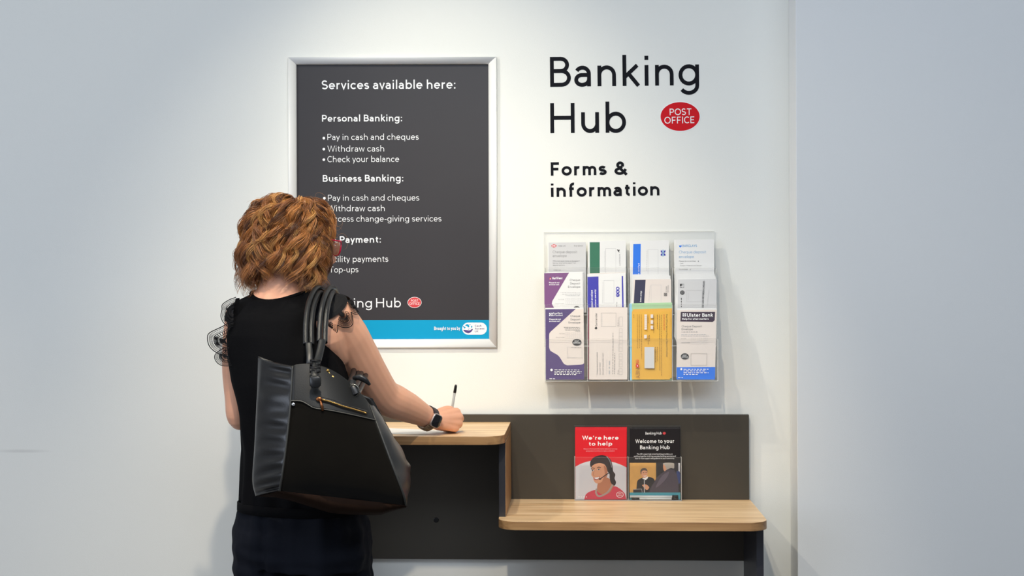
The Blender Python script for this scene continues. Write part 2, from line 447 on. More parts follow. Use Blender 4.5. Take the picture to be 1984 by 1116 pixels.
m = MB(); m.box(pier_x, 3.4, -.125, -.0005, 0, 3.3); struct('wall_right', m, M_PIER, bevel=.002)
m = MB(); m.box(-3.6, 3.4, -5.0, .12, -.1, 0); struct('floor', m, M_FLOOR)
m = MB(); m.box(-3.6, 3.4, -3.2, .12, 3.3, 3.4); struct('ceiling', m, M_CEIL)

# ------------------------------------------------------------------ two-height desk
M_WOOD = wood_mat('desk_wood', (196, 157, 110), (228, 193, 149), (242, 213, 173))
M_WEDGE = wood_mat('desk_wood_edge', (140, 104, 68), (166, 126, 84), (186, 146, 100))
M_DARK = mat('charcoal_board', (70, 65, 57), rough=.42, spec=.4, bump=.05, bscale=900)
M_DARK2 = mat('charcoal_edge', (52, 52, 58), rough=.38, spec=.5)
XR = .518; XL = -.86; XM0, XM1 = -.2105, -.1925
ZU, ZL, TH = .9995, .7695, .0235; YB, YF = -.0225, -.41
desk = empty('writing_desk', (-.17, -.2, 0), 'charcoal two-height writing desk with pale wood worktops against the white wall', 'desk')
m = MB(); m.box(XL, XR - .003, YB, -.004, .588, 1.0215); obj('back_panel', m, M_DARK, desk, bevel=.0008)
def worktop(name, x0, x1, z, rl, rr):
    out = []
    def arc(cx, cy, r, a0, a1):
        return [(cx + r * math.cos(R(a0 + (a1 - a0) * i / 12)), cy + r * math.sin(R(a0 + (a1 - a0) * i / 12))) for i in range(13)]
    out += [(x1, YB - .0005), (x0, YB - .0005)]
    out += arc(x0 + rl, YF + rl, rl, 180, 270) if rl else [(x0, YF)]
    out += arc(x1 - rr, YF + rr, rr, 270, 360) if rr else [(x1, YF)]
    m = MB(); n = len(out)
    m.poly([(x, y, z) for x, y in out], 0)
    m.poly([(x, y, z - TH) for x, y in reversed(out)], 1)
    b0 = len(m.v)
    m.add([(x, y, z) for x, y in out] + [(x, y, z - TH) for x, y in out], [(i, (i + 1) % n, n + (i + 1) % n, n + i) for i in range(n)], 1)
    bm = bmesh.new(); me = m.mesh(name, [M_WOOD, M_WEDGE], world_loc(desk)); bm.from_mesh(me)
    bmesh.ops.remove_doubles(bm, verts=bm.verts, dist=1e-6); bmesh.ops.recalc_face_normals(bm, faces=bm.faces); bm.to_mesh(me); bm.free()
    o = bpy.data.objects.new(name, me); col.objects.link(o); o.parent = desk
    bv = o.modifiers.new('bevel', 'BEVEL'); bv.width = .0012; bv.segments = 2; bv.limit_method = 'ANGLE'; bv.angle_limit = R(50)
    return o
worktop('upper_worktop', XL, XM1, ZU, .05, .055)['label'] = 'higher worktop the person writes on'
worktop('lower_worktop', XM0, XR, ZL, .055, .055)['label'] = 'lower worktop carrying the leaflet holder'
m = MB(); m.box(XM0, XM1, -.336, YB - .001, ZL + .0004, ZU - TH - .0004); obj('side_panel', m, M_DARK2, desk, bevel=.0006)
m = MB(); m.box(XM1 + .0001, XM1 + .001, -.3345, YB - .0015, ZL + .0006, ZU - TH - .0006); obj('veneer_face', m, wood_mat('desk_wood_upright', (140, 104, 68), (166, 126, 84), (186, 146, 100), (20, 22, 1.6)), desk)  # wood tone muted, the shade on this face put into the colour
m = MB(); m.box(XR - .0205, XR - .001, -.305, YB - .001, 0.0005, ZL - TH - .0004); obj('leg_panel', m, M_DARK2, desk, bevel=.0006)
m = MB(); m.box(XL, XL + .0195, -.305, YB - .001, 0.0005, ZU - TH - .0004); obj('leg_panel', m, M_DARK2, desk, bevel=.0006)
m = MB(); c = W(845, 1007.5, YB)
m.tube([c + Vector((0, .004, 0)), c + Vector((0, -.0018, 0))], .0062, n=20); m.tube([c + Vector((.0065 * math.cos(t), -.0004, .0065 * math.sin(t))) for t in [i * 2 * math.pi / 24 for i in range(24)]], .0014, n=6, closed=True)
obj('bolt_cap', m, mat('black_plastic', (24, 23, 23), rough=.35), desk)

# ------------------------------------------------------------------ poster in a snap frame
M_ALU = mat('silver_frame', (232, 232, 230), rough=.4, metal=.0, spec=.5)
M_POST = mat('poster_charcoal', (56, 54, 57), rough=.42, spec=.35, bump=.10, bscale=14, var=.03, vscale=5)
M_CYAN = mat('poster_cyan', (0, 156, 202), rough=.45, spec=.3)
M_WHITE = mat('print_white', (244, 244, 244), rough=.5)
M_POR = mat('oval_red', (210, 66, 70), rough=.45)
M_PURP = mat('emblem_purple', (84, 62, 130), rough=.5)
PW = Pl(400, -.006)
fo = [(558, 110.8), (962.2, 110.0), (963.6, 673.6), (559.6, 674.6)]
fi = [(574.3, 125.3), (946.2, 124.6), (947.6, 656.6), (576.2, 657.4)]
po = [PW.p(*q) for q in fo]; pi_ = [PW.p(*q) for q in fi]
pc = W(760, 674, -.006)
poster = empty('framed_poster', (pc.x, -.003, pc.z), 'charcoal services poster with a cyan foot in a rounded silver snap frame on the wall', 'poster')
prof = [(0, .0005)] + [(.5 - .5 * math.cos(math.pi * t / 12), .004 + .0105 * math.sin(math.pi * (.08 + .84 * t / 12))) for t in range(13)] + [(1.0, .003)]
for i in range(4):
    m = MB(); j = (i + 1) % 4; a, b2, c2, d2 = po[i], po[j], pi_[i], pi_[j]
    rr_ = []
    for (o_, in_) in ((a, c2), (b2, d2)):
        rr_.append([Vector((o_.x + (in_.x - o_.x) * u, -hgt, o_.z + (in_.z - o_.z) * u)) for u, hgt in prof])
    g = .00015
    dirv = (rr_[1][0] - rr_[0][0]).normalized()
    rr_[0] = [p + dirv * g for p in rr_[0]]; rr_[1] = [p - dirv * g for p in rr_[1]]
    m.rings([rr_[0], rr_[1]])
    obj('frame_rail', m, M_ALU, poster)
m = MB()
def sh_poly(pts, dep): return [PW.p(x, y, dep) for x, y in pts]
def over(q, e):
    cx = sum(x for x, y in q) / 4; cy = sum(y for x, y in q) / 4
    return [(x + (e if x > cx else -e), y + (e if y > cy else -e)) for x, y in q]
fb = over(fi, 4)
m.hexa(sh_poly(fb, -.0042), sh_poly(fb, -.0055), 0)
m.poly(sh_poly([(574, 620.6), (948, 620.0), (949, 659), (574, 660)], -.0041), 1)
obj('poster_sheet', m, [M_POST, M_CYAN], poster)
pr = Print(PW, off=-.0038)
RG, BD = .105, .165
pr.text('Services available here:', (623, 172.6), (882, 171.2), 17.2, M_WHITE, .15)
pr.text('Personal Banking:', (623.5, 235.4), (778.5, 234.6), 13.0, M_WHITE, BD)
for t, x0, x1, y in (('Pay in cash and cheques', 634, 811, 270.6), ('Withdraw cash', 634, 744, 293.4), ('Check your balance', 634, 773, 313.7), ('Pay in cash and cheques', 635, 812, 388.6), ('Withdraw cash', 635, 745, 409.1), ('Access change-giving services', 636, 855, 429.2), ('Utility payments', 637, 752, 507.4), ('Top-ups', 637.5, 694, 527.8)):
    pr.text(t, (x0, y + .3), (x1, y - .3), 11.6, M_WHITE, .10)
    pr.ell(x0 - 7, y - 4.6 + (1.4 if y < 280 else 0), 2.6, 2.6, M_WHITE, 16)
pr.text('Business Banking:', (625, 352), (781, 351.2), 13.0, M_WHITE, BD)
pr.text('n Payment:', (642, 470.6), (737.5, 470), 13.0, M_WHITE, BD)
pr.text('Banking', (624, 596), (720.5, 595.6), 17.8, M_WHITE, .12)
pr.text('Hub', (728.5, 595.6), (776.5, 595.4), 18.2, M_WHITE, .12)
pr.ell(803, 586, 13.6, 10.6, M_WHITE); pr.ell(803, 586, 12.8, 9.8, M_POR)
pr.text('POST', (796, 584.8), (810.3, 584.6), 4.3, M_WHITE, .12); pr.text('OFFICE', (792.6, 590.8), (813.2, 590.6), 4.5, M_WHITE, .12)
pr.text('Brought to you by', (841, 639.5), (891.5, 639.2), 6.6, M_WHITE, .2)
pr.build('lettering', poster)
pr = Print(PW, off=-.0037)
def pill(pr, x0, y0, x1, y1, m):
    r = (y1 - y0) / 2; cy = (y0 + y1) / 2
    pr.poly([(x0 + r + r * math.cos(R(a)), cy + r * math.sin(R(a))) for a in range(90, 271, 12)] + [(x1 - r + r * math.cos(R(a)), cy + r * math.sin(R(a))) for a in range(-90, 91, 12)], m)
pill(pr, 895.3, 625, 943.2, 648.6, M_WHITE)
z8 = lambda u, v: (900 + u / 13.95, 620 + v / 13.95)
pr.T = z8
pr.poly([(0, 265), (60, 275), (130, 285), (160, 275), (215, 240), (222, 262), (190, 310), (150, 345), (95, 360), (40, 345), (0, 318), (-30, 285), (-34, 262)], M_PURP)
pr.poly([(12, 150), (50, 115), (95, 115), (120, 140), (130, 195), (95, 205), (70, 170), (40, 160)], M_CYAN)
pr.ell(0, 205, 24, 24, M_CYAN, 16); pr.ell(-30, 180, 14, 20, M_CYAN, 12)
pr.poly([(125, 110), (160, 120), (165, 138), (135, 132)], M_CYAN); pr.ell(192, 183, 18, 30, M_CYAN, 14)
for x, y in ((100, 250), (145, 243), (180, 252), (145, 283)): pr.ell(x, y, 9, 12, M_PURP, 10)
pr.text('Cash', (275, 184), (455, 182), 50, M_PURP, .16); pr.text('Access', (275, 257), (535, 255), 50, M_PURP, .16); pr.text('UK', (275, 333), (375, 332), 50, M_PURP, .14)
pr.build('badge', poster)

# ------------------------------------------------------------------ lettering stuck to the wall
M_INK = mat('vinyl_ink', (21, 22, 28), rough=.7, spec=.12)
M_RED = mat('oval_bright_red', (208, 14, 28), rough=.6, spec=.2)
PWL = Pl(300, -.0006)
def wall_words(label, words, cap, wt):
    root = None
    for t, p0, p1 in words:
        pr = Print(PWL, 0); pr.text(t, p0, p1, cap, M_INK, wt)
        if root is None:
            xs, ys, zs = zip(*pr.mb.v)
            root = empty('wall_lettering', ((min(xs) + max(xs)) / 2, 0, min(zs)), label, 'lettering')
        pr.build('word', root)
wall_words('large black two-line lettering on the wall above the smaller bold lettering', [('Banking', (1066, 168.3), (1354.6, 164.8)), ('Hub', (1066.4, 258), (1213, 256.8))], 58.0, .132)
wall_words('smaller bold black two-line lettering on the wall over the envelope rack', [('Forms', (1067.3, 340.4), (1175.5, 339)), ('&', (1190.5, 338.9), (1217, 338.5)), ('information', (1067.6, 381.7), (1277.8, 378.6))], 26.0, .2)
m = MB()
def oval(cx, cy, rx, ry, dep, n=56): return [PWL.p(cx + rx * math.cos(2 * math.pi * i / n), cy + ry * math.sin(2 * math.pi * i / n), dep) for i in range(n)]
m.hexa(oval(1317.7, 225.8, 39.2, 29.2, .0003), oval(1317.7, 225.8, 39.2, 29.2, -.0004), 0); m.poly(oval(1317.7, 225.8, 37.9, 27.9, .0004), 1)
stk = obj('oval_sticker', m, [M_WHITE, M_RED]); tag(stk, 'red oval sticker with white lettering and a thin white rim on the wall', 'sticker')
pr = Print(PWL, .0005)
pr.text('POST', (1297.6, 223.2), (1340.4, 222.6), 12.6, M_WHITE, .13); pr.text('OFFICE', (1287.3, 239.6), (1346, 238.6), 13.0, M_WHITE, .13)
pr.build('lettering', stk)

# ------------------------------------------------------------------ acrylic envelope rack
M_CLR = clear_mat('clear_acrylic', (254, 254, 254), 1.12, .015)
M_CEDGE = clear_mat('clear_acrylic_edge', (252, 252, 252), 1.3, .45, .1)  # bright edge lines put in as a white scatter colour
rc = W(1220, 742, -.06)
rack = empty('envelope_rack', (rc.x, -.05, rc.z), 'clear acrylic wall rack of three tiers holding cheque envelopes', 'rack')
def slab(name, pts, thick_dir, parent, mats=(M_CLR, M_CEDGE)):
    m = MB(); m.hexa(pts, [Vector(p) + Vector(thick_dir) for p in pts], 0, 1); return obj(name, m, list(mats), parent)
PB = Pl(600, -.0055)
slab('back_panel', [PB.p(x, y) for x, y in ((1053.6, 449.6), (1384.2, 447.6), (1385.5, 738), (1055.5, 740))], (0, .003, 0), rack)
TIER = [Pl(468, -.016, 608, -.040), Pl(530, -.034, 669, -.074), Pl(598, -.062, 738.5, -.106)]
FRONT = [(520, 612), (592, 673), (659, 741)]
edges = [(1055.6, 1386.5), (1055.3, 1388), (1056.5, 1390.2)]
COLX = [(1062, 1134), (1142, 1212), (1222, 1297), (1307, 1385)]
for t in range(3):
    pl = TIER[t]; v0, v1 = FRONT[t]; x0, x1 = edges[t]; off = .017
    f = [pl.p(x, y, off) for x, y in ((x0, v0), (x1, v0 - .8), (x1, v1 - .8), (x0, v1))]
    slab('pocket_front', f, tuple(-pl.n * .0022), rack)
    bl, br = f[3], f[2]
    fl = [bl, br, Vector((br.x, -.0065, br.z + .004)), Vector((bl.x, -.0065, bl.z + .004))]
    slab('pocket_floor', fl, (0, 0, .0022), rack, (M_CLR, M_CEDGE))
    for x in [x0 + .6, 1138.5, 1217, 1302, x1 - .6]:
        a = pl.p(x, v0, off - .0028); b2 = pl.p(x, v1 - 1.5, off - .0028)
        q = [a, b2, Vector((b2.x, -.0068, b2.z + .003)), Vector((a.x, -.0068, a.z))]
        slab('divider', [p - Vector((.0009, 0, 0)) for p in q], (.0018, 0, 0), rack)

# ------------------------------------------------------------------ envelopes
M_PAP = mat('paper_white', (228, 228, 227), rough=.7)
M_PAPG = mat('paper_grey', (205, 205, 206), rough=.7)
M_PAPW = mat('paper_warm', (224, 214, 207), rough=.7)
M_GREY = mat('print_grey', (128, 128, 130), rough=.6)
M_LGREY = mat('print_pale_grey', (186, 186, 188), rough=.6)
M_BLK = mat('print_black', (26, 25, 28), rough=.55)
M_PRED = mat('print_red', (206, 24, 34), rough=.55)
M_GREEN = mat('print_green', (34, 108, 80), rough=.55)
M_BLUE = mat('print_blue', (10, 112, 226), rough=.55)
M_INDIGO = mat('print_indigo', (38, 36, 164), rough=.55)
M_NAVY = mat('print_navy', (24, 26, 66), rough=.55)
M_PLUM = mat('print_plum', (116, 62, 122), rough=.55)
M_VIOLET = mat('print_violet', (72, 50, 112), rough=.55)
M_AUB = mat('print_aubergine', (48, 26, 52), rough=.55)
M_SKY = mat('print_sky', (60, 150, 205), rough=.55)
M_GOLD = mat('paper_gold', (224, 172, 60), rough=.6)
M_MAROON = mat('print_maroon', (116, 20, 48), rough=.55)
M_PBLUE = mat('paper_pale_blue', (150, 205, 236), rough=.6)
M_PGREEN = mat('paper_pale_green', (168, 205, 160), rough=.6)
ZA = lambda u, v: (1030 + u / 6.2, 440 + v / 6.2)
ZB = lambda u, v: (1200 + u / 6.2, 440 + v / 6.2)
ZC = lambda u, v: (1030 + u / 6.2, 580 + v / 6.2)
ZD = lambda u, v: (1200 + u / 6.2, 580 + v / 6.2)
def quad_box(pl, quad, T, off, th=.0012):
    m = MB(); q = [T(*p) for p in quad]
    m.hexa([pl.p(x, y, off) for x, y in q], [pl.p(x, y, off - th) for x, y in q]); return m
def envelope(tier, quad, T, paper, label, off=.008, regions=(), group=None):
    pl = TIER[tier]; m = quad_box(pl, quad, T, off); mats = [paper]; lay = off + .00015
    for pts, mt in regions:
        if mt not in mats: mats.append(mt)
        m.poly([pl.p(*T(*p), lay) for p in pts], mats.index(mt)); lay += .00003
    o = tag(obj('deposit_envelope', m, mats), label, 'envelope', group)
    pr = Print(pl, lay + .00003, T)
    return o, pr
def behind(tier, quad, T, mt, label, group, n, dx, dy, off=.0062, step=.0015):
    """the envelopes tucked behind a front one: each an object of its own, shifted a little up and back"""
    first = None; pl = TIER[tier]
    for k in range(n):
        rnd = random.Random(int(quad[0][0] * 7 + k)); q = [(x + dx * (k + 1) / n + rnd.uniform(-6, 6), y + (dy * (k + 1) / n if i < 2 else dy * (k + 1) / n) + (rnd.uniform(-3, 3))) for i, (x, y) in enumerate(quad)]
        m = quad_box(pl, q, T, off - k * step, .0009)
        tag(obj('deposit_envelope', m, mt if not isinstance(mt, list) else mt[k % len(mt)]), label, 'envelope', group)
BOT1, BOT2 = 1030, 1410       # hidden lower ends, in each crop's own rows
def poff(pr, cx, cy, rx, ry, m=None):
    pr.ell(cx, cy, rx, ry, m or M_BLK, 28)
    pr.text('POST', (cx - rx * .5, cy - ry * .06), (cx + rx * .5, cy - ry * .08), ry * .46, M_WHITE, .14)
    pr.text('OFFICE', (cx - rx * .78, cy + ry * .52), (cx + rx * .78, cy + ry * .5), ry * .48, M_WHITE, .14)
def boxes(pr, x0, x1, y0, y1, n, m, vertical=False):
    pr.outline(x0, y0, x1, y1, 1.6, m)
    for i in range(1, n):
        if vertical: pr.line([(x0, y0 + (y1 - y0) * i / n), (x1, y0 + (y1 - y0) * i / n)], 1.6, m)
        else: pr.line([(x0 + (x1 - x0) * i / n, y0), (x0 + (x1 - x0) * i / n, y1)], 1.6, m)

# top tier
o, pr = envelope(0, [(205, 190), (650, 187), (655, BOT1), (208, BOT1)], ZA, M_PAPG, 'pale grey cheque envelope with a red and white hexagon mark, in the top tier')
pr.poly([(236, 230), (252, 213), (285, 213), (302, 230), (285, 248), (252, 248)], M_WHITE)
pr.poly([(236, 230), (252, 213), (252, 248)], M_PRED); pr.poly([(302, 230), (285, 213), (285, 248)], M_PRED)
pr.poly([(252, 213), (285, 213), (268, 230)], M_PRED); pr.poly([(252, 248), (285, 248), (268, 230)], M_PRED)
pr.text('HSBC UK', (318, 240), (408, 239), 17, M_GREY, .13); pr.text('first direct', (508, 238), (618, 237), 17, M_GREY, .17)
pr.text('Cheque deposit', (254, 318), (548, 317), 31, M_GREY, .085); pr.text('envelope', (254, 365), (422, 364), 31, M_GREY, .085)
pr.text('Why not save time and paper?', (254, 419), (575, 418), 15, M_GREY, .16)
pr.text('See our alternative paper free', (254, 443), (530, 442), 14, M_GREY, .1); pr.text('deposit options.', (254, 469), (400, 468), 14, M_GREY, .1)
pr.text('HSBC UK', (265, 529), (352, 529), 15, M_GREY, .12)
pr.build('lettering', o)
o, pr = envelope(0, [(690, 178), (1130, 168), (1135, BOT1), (686, BOT1)], ZA, M_PAP, 'white envelope with a broad green band and a small horse mark',
                 regions=[([(698, 187), (818, 186), (816, BOT1), (700, BOT1)], M_GREEN)])
pr.outline(888, 262, 1010, 620, 2.2, M_LGREY)
pr.poly([(1024, 276), (1034, 272), (1044, 284), (1052, 270), (1056, 288), (1046, 298), (1058, 310), (1048, 308), (1036, 298), (1032, 288)], M_BLK)
pr.text('LLOYDS BANK', (1066, 466), (1064, 326), 15, M_GREY, .11); pr.dashes((880, 540), (878, 290), 4, M_LGREY, 3)
pr.build('lettering', o)
o, pr = envelope(0, [(143, 175), (594, 166), (594, BOT1), (135, BOT1)], ZB, M_PAP, 'white cheque envelope with a bright blue band and a blue cross mark',
                 regions=[([(166, 209), (256, 207), (246, BOT1), (152, BOT1)], M_BLUE)])
pr.outline(342, 273, 463, 640, 2.2, M_LGREY); pr.dashes((326, 530), (332, 275), 4, M_LGREY, 5)
pr.text('(Nigel use only)'.replace('Nigel ', ''), (236, 640), (238, 440), 15, M_WHITE, .18)
for s in (-1, 1):
    pr.poly([(523 + s * 26, 280), (523 + s * 28, 305), (523 + s * 8, 316), (523 + s * 12, 290)], M_INDIGO)
    pr.poly([(523 + s * 26, 352), (523 + s * 28, 328), (523 + s * 8, 318), (523 + s * 12, 345)], M_INDIGO)
    pr.line([(523 + s * 5, 278), (523 + s * 5, 355)], 5, M_SKY)
pr.build('lettering', o)
o, pr = envelope(0, [(675, 158), (1135, 155), (1140, BOT1), (672, BOT1)], ZB, M_PAP, 'white cheque envelope with sky blue capitals and a blue eagle mark, in the top tier')
pr.poly([(714, 222), (728, 230), (742, 216), (745, 236), (730, 250), (716, 238)], M_BLUE)
pr.text('BARCLAYS', (755, 243), (930, 241), 26, M_SKY, .15)
pr.text('Cheque deposit', (714, 320), (1040, 318), 33, M_SKY, .075); pr.text('envelope', (714, 376), (893, 375), 33, M_SKY, .075)
pr.text('Please do not enclose', (714, 420), (915, 419), 14, M_GREY, .16); pr.text('x', (940, 420), (952, 420), 16, M_BLK, .22)
pr.text('Cash', (726, 446), (764, 446), 12, M_GREY, .11); pr.text('Foreign or International Cheques', (726, 473), (985, 472), 12, M_GREY, .11)
pr.text('Do enclose', (714, 518), (818, 517), 14, M_GREY, .14); pr.line([(842, 512), (848, 520), (858, 504)], 3, M_GREY)
pr.build('lettering', o)
for T, q, lb, g, dx in ((ZA, [(205, 190), (650, 187), (655, BOT1), (208, BOT1)], 'grey envelope edge showing behind the envelope with the hexagon mark', 'behind hexagon envelope', -14),
                    (ZA, [(690, 178), (1130, 168), (1135, BOT1), (686, BOT1)], 'white envelope edge showing behind the green-banded envelope', 'behind green-banded envelope', -12),
                    (ZB, [(143, 175), (594, 166), (594, BOT1), (135, BOT1)], 'white envelope edge showing behind the bright blue banded envelope', 'behind blue-banded envelope', -16),
                    (ZB, [(675, 158), (1135, 155), (1140, BOT1), (672, BOT1)], 'white envelope edge showing behind the envelope with the blue eagle mark', 'behind eagle envelope', -16)):
    behind(0, q, T, M_PAP, lb, g, 2, dx, -3)

# middle tier
q = [(152, 560), (612, 550), (618, BOT2), (160, BOT2)]
o, pr = envelope(1, q, ZA, M_PAP, 'white cheque envelope with a slanting plum corner and red mark, in the middle tier',
                 regions=[([(152, 560), (450, 554), (250, 893), (243, 925), (270, 975), (300, BOT2), (160, BOT2)], M_PLUM)])
pr.poly([(212, 634), (224, 606), (238, 634)], M_PRED); pr.poly([(220, 634), (225, 618), (231, 634)], M_WHITE)
pr.text('NatWest', (247, 634), (371, 632), 28, M_WHITE, .2)
pr.text('Please do not', (210, 682), (335, 681), 16, M_WHITE, .2); pr.text('enclose cash', (210, 705), (331, 704), 16, M_WHITE, .2)
pr.text('Cheque', (458, 654), (583, 653), 25, M_GREY, .12); pr.text('Deposit', (464, 695), (583, 694), 25, M_GREY, .12); pr.text('Envelope', (438, 736), (585, 735), 25, M_GREY, .12)
pr.dashes((345, 792), (585, 796), 5, M_LGREY, 1); pr.dashes((365, 812), (585, 814), 5, M_LGREY, 2); pr.dashes((408, 828), (585, 830), 5, M_LGREY, 3)
pr.text('Sort Code', (322, 880), (390, 880), 10, M_GREY, .1); pr.text('Account Number', (282, 930), (390, 929), 10, M_GREY, .1)
for a in (410, 475, 543): boxes(pr, a, a + 48, 862, 884, 2, M_LGREY)
boxes(pr, 410, 594, 905, 932, 8, M_LGREY); poff(pr, 542, 990, 42, 34)
pr.build('lettering', o)
behind(1, q, ZA, M_PAP, 'white envelope edge showing behind the plum-cornered envelope', 'behind plum-cornered envelope', 2, 8, -10)
q = [(668, 572), (1130, 556), (1135, BOT2), (668, BOT2)]
o, pr = envelope(1, q, ZA, M_PAP, 'white envelope with an indigo band and three lettered indigo discs, in the middle tier',
                 regions=[([(671, 604), (803, 600), (808, BOT2), (671, BOT2)], M_INDIGO), ([(1081, 595), (1098, 594), (1112, BOT2), (1092, BOT2)], M_INDIGO)])
pr.text('Cheque deposit envelope', (738, 1110), (733, 762), 26, M_WHITE, .14); pr.text('(customer use only)', (776, 990), (772, 758), 19, M_WHITE, .19)
pr.outline(868, 647, 988, 918, 2.2, M_LGREY); pr.dashes((852, 920), (856, 665), 4, M_LGREY, 8); pr.dashes((1020, 965), (1024, 898), 5, M_GREY, 2)
for ch, y in (('B', 745), ('S', 783), ('T', 822)):
    pr.ell(1033, y, 22, 22, M_INDIGO, 24); pr.text(ch, (1044, y + 10), (1044, y - 10), 22, M_WHITE, .2)
pr.build('lettering', o)
behind(1, q, ZA, M_PAPW, 'white envelope edge showing behind the envelope with the indigo band', 'behind indigo envelope', 2, 4, -10)
q = [(172, 634), (620, 630), (628, BOT2), (150, BOT2)]
o, pr = envelope(1, q, ZB, M_PAPW, 'white envelope with a navy block, front of its stack in the middle tier',
                 regions=[([(188, 641), (314, 640), (298, 905), (280, BOT2), (150, BOT2), (172, 905)], M_NAVY)])
pr.text('(Branch use only)'.replace('Branch ', ''), (260, 905), (268, 775), 18, M_WHITE, .2); pr.outline(380, 702, 500, 925, 2.2, M_LGREY); pr.dashes((352, 905), (368, 705), 4, M_LGREY, 8)
for s in (-1, 1):
    pr.line([(552 - 18, 816 - 18 * s), (552 + 18, 816 + 18 * s)], 7, M_BLK); 
for dx, dy in ((0, -17), (0, 17), (-17, 0), (17, 0)): pr.ell(552 + dx, 816 + dy, 5, 5, M_BLK, 8)
pr.text('BANK OF', (556, 718), (553, 790), 14, M_GREY, .12); pr.text('SCOTLAND', (578, 704), (574, 790), 14, M_GREY, .12)
pr.build('lettering', o)
behind(1, q, ZB, M_PAP, 'white envelope in the thick stack behind the navy-blocked envelope', 'stack behind navy-blocked envelope', 4, -24, -86, step=.0022)
q = [(705, 635), (1166, 628), (1160, BOT2), (690, BOT2)]
o, pr = envelope(1, q, ZB, M_PAPG, 'pale grey envelope with a line of sideways capitals, front of its middle tier stack')
pr.rect(725, 688, 775, 738, M_GREY); pr.poly([(725, 688), (748, 688), (742, 712), (725, 716)], M_BLK); pr.poly([(752, 700), (772, 690), (772, 734), (750, 728)], M_LGREY); pr.line([(730, 726), (748, 720), (760, 732)], 5, M_WHITE)
pr.ell(754, 793, 27, 27, M_BLK, 24); pr.dashes((738, 780), (772, 780), 4, M_LGREY, 1); pr.dashes((736, 793), (774, 793), 4, M_LGREY, 2); pr.dashes((738, 806), (772, 806), 4, M_LGREY, 3)
pr.outline(806, 766, 990, 902, 2.2, M_LGREY); pr.dashes((826, 795), (828, 880), 5, M_LGREY, 4); pr.dashes((742, 852), (742, 970), 8, M_BLK, 9)
pr.text('DO NOT ENCLOSE CASH OR FOREIGN CHEQUES', (1002, 1110), (1024, 652), 22, M_BLK, .17); pr.dashes((1072, 760), (1050, 960), 4, M_LGREY, 2)
pr.build('lettering', o)
behind(1, q, ZB, M_PAP, 'white envelope in the stack behind the envelope with sideways capitals', 'stack behind sideways-capitals envelope', 4, -28, -88, step=.0022)

# bottom tier
q = [(165, 125), (624, 120), (632, 968), (170, 970)]
o, pr = envelope(2, q, ZC, M_PAPW, 'violet and cream cheque envelope with a white wheel mark, in the bottom tier', regions=[
    ([(165, 125), (530, 121), (228, 395), (214, 415), (211, 440), (211, 585), (225, 622), (270, 650), (305, 668), (330, 690), (352, 722), (385, 775), (405, 790), (430, 797), (590, 790), (615, 784), (631, 770), (632, 968), (170, 970)], M_VIOLET)])
pr.rect(211, 168, 253, 206, M_WHITE); pr.ell(232, 187, 13, 13, M_VIOLET, 16); pr.ell(232, 187, 6, 6, M_WHITE, 10)
for a, b_ in ((211, 187), (253, 187), (232, 168), (232, 206)): pr.ell(a, b_, 5, 5, M_VIOLET, 8)
pr.text('Royal Bank', (260, 182), (371, 181), 18, M_WHITE, .17); pr.text('of Scotland', (260, 206), (372, 205), 18, M_WHITE, .17)
pr.text('Please do not', (212, 254), (353, 253), 18, M_WHITE, .2); pr.text('enclose cash', (212, 277), (344, 276), 18, M_WHITE, .2)
pr.text('Cheque', (466, 218), (583, 217), 24, M_GREY, .13); pr.text('Deposit', (468, 258), (584, 257), 24, M_GREY, .13); pr.text('Envelope', (444, 296), (585, 295), 24, M_GREY, .13)
for i, (a, y) in enumerate(((385, 342), (398, 358), (402, 374), (525, 388))): pr.dashes((a, y), (585, y), 5, M_GREY, i)
pr.text('Sort Code', (332, 422), (396, 422), 11, M_GREY, .1); pr.text('Account Number', (292, 466), (398, 465), 11, M_GREY, .1)
for a in (408, 478, 550): boxes(pr, a, a + 50, 405, 430, 2, M_LGREY)
boxes(pr, 408, 600, 445, 470, 8, M_LGREY); poff(pr, 544, 521, 55, 38); pr.dashes((478, 584), (598, 583), 5, M_GREY, 7); pr.outline(428, 578, 605, 704, 2.2, M_LGREY)
pr.ell(240, 855, 15, 15, M_WHITE, 20)
for i, (y, x1) in enumerate(((852, 578), (872, 602), (890, 600), (908, 538))): pr.dashes((272, y), (x1, y + 3), 8, M_WHITE, i)
pr.dashes((212, 960), (284, 961), 8, M_WHITE, 5); pr.build('lettering', o)
behind(2, q, ZC, M_PAP, 'white envelope edge showing behind the violet and cream envelope', 'behind violet envelope', 2, -2, -18)
q = [(692, 104), (1150, 102), (1148, 968), (690, 968)]
o, pr = envelope(2, q, ZC, M_PAPW, 'off-white cheque envelope with a flame mark and sideways print, in the bottom tier')
pr.text('Santander', (788, 328), (786, 166), 25, M_BLK, .13)
pr.poly([(776, 330), (786, 346), (788, 360), (778, 366), (762, 364), (756, 352), (766, 340)], M_BLK)
pr.outline(833, 169, 1012, 332, 2.4, M_GREY); pr.dashes((846, 322), (846, 180), 5, M_LGREY, 3)
pr.text('Cheque deposit envelope', (796, 910), (794, 640), 18, M_GREY, .1); pr.text('DO NOT POST', (832, 910), (830, 760), 18, M_GREY, .11); pr.text('DO NOT ENCLOSE CASH', (868, 910), (864, 650), 18, M_GREY, .11)
for x, a, b_, th in ((900, 910, 725, 4), (932, 910, 740, 14), (975, 908, 400, 6), (995, 905, 650, 6), (1035, 910, 850, 5), (1035, 335, 225, 5), (1037, 635, 540, 4)): pr.dashes((x, a), (x + 2, b_), th, M_LGREY if th in (4, 14) else M_GREY, x)
boxes(pr, 1054, 1090, 218, 332, 1, M_GREY); boxes(pr, 1052, 1088, 360, 635, 6, M_GREY, True)
for a in (662, 748, 840): boxes(pr, 1050, 1088, a, a + 70, 2, M_GREY, True)
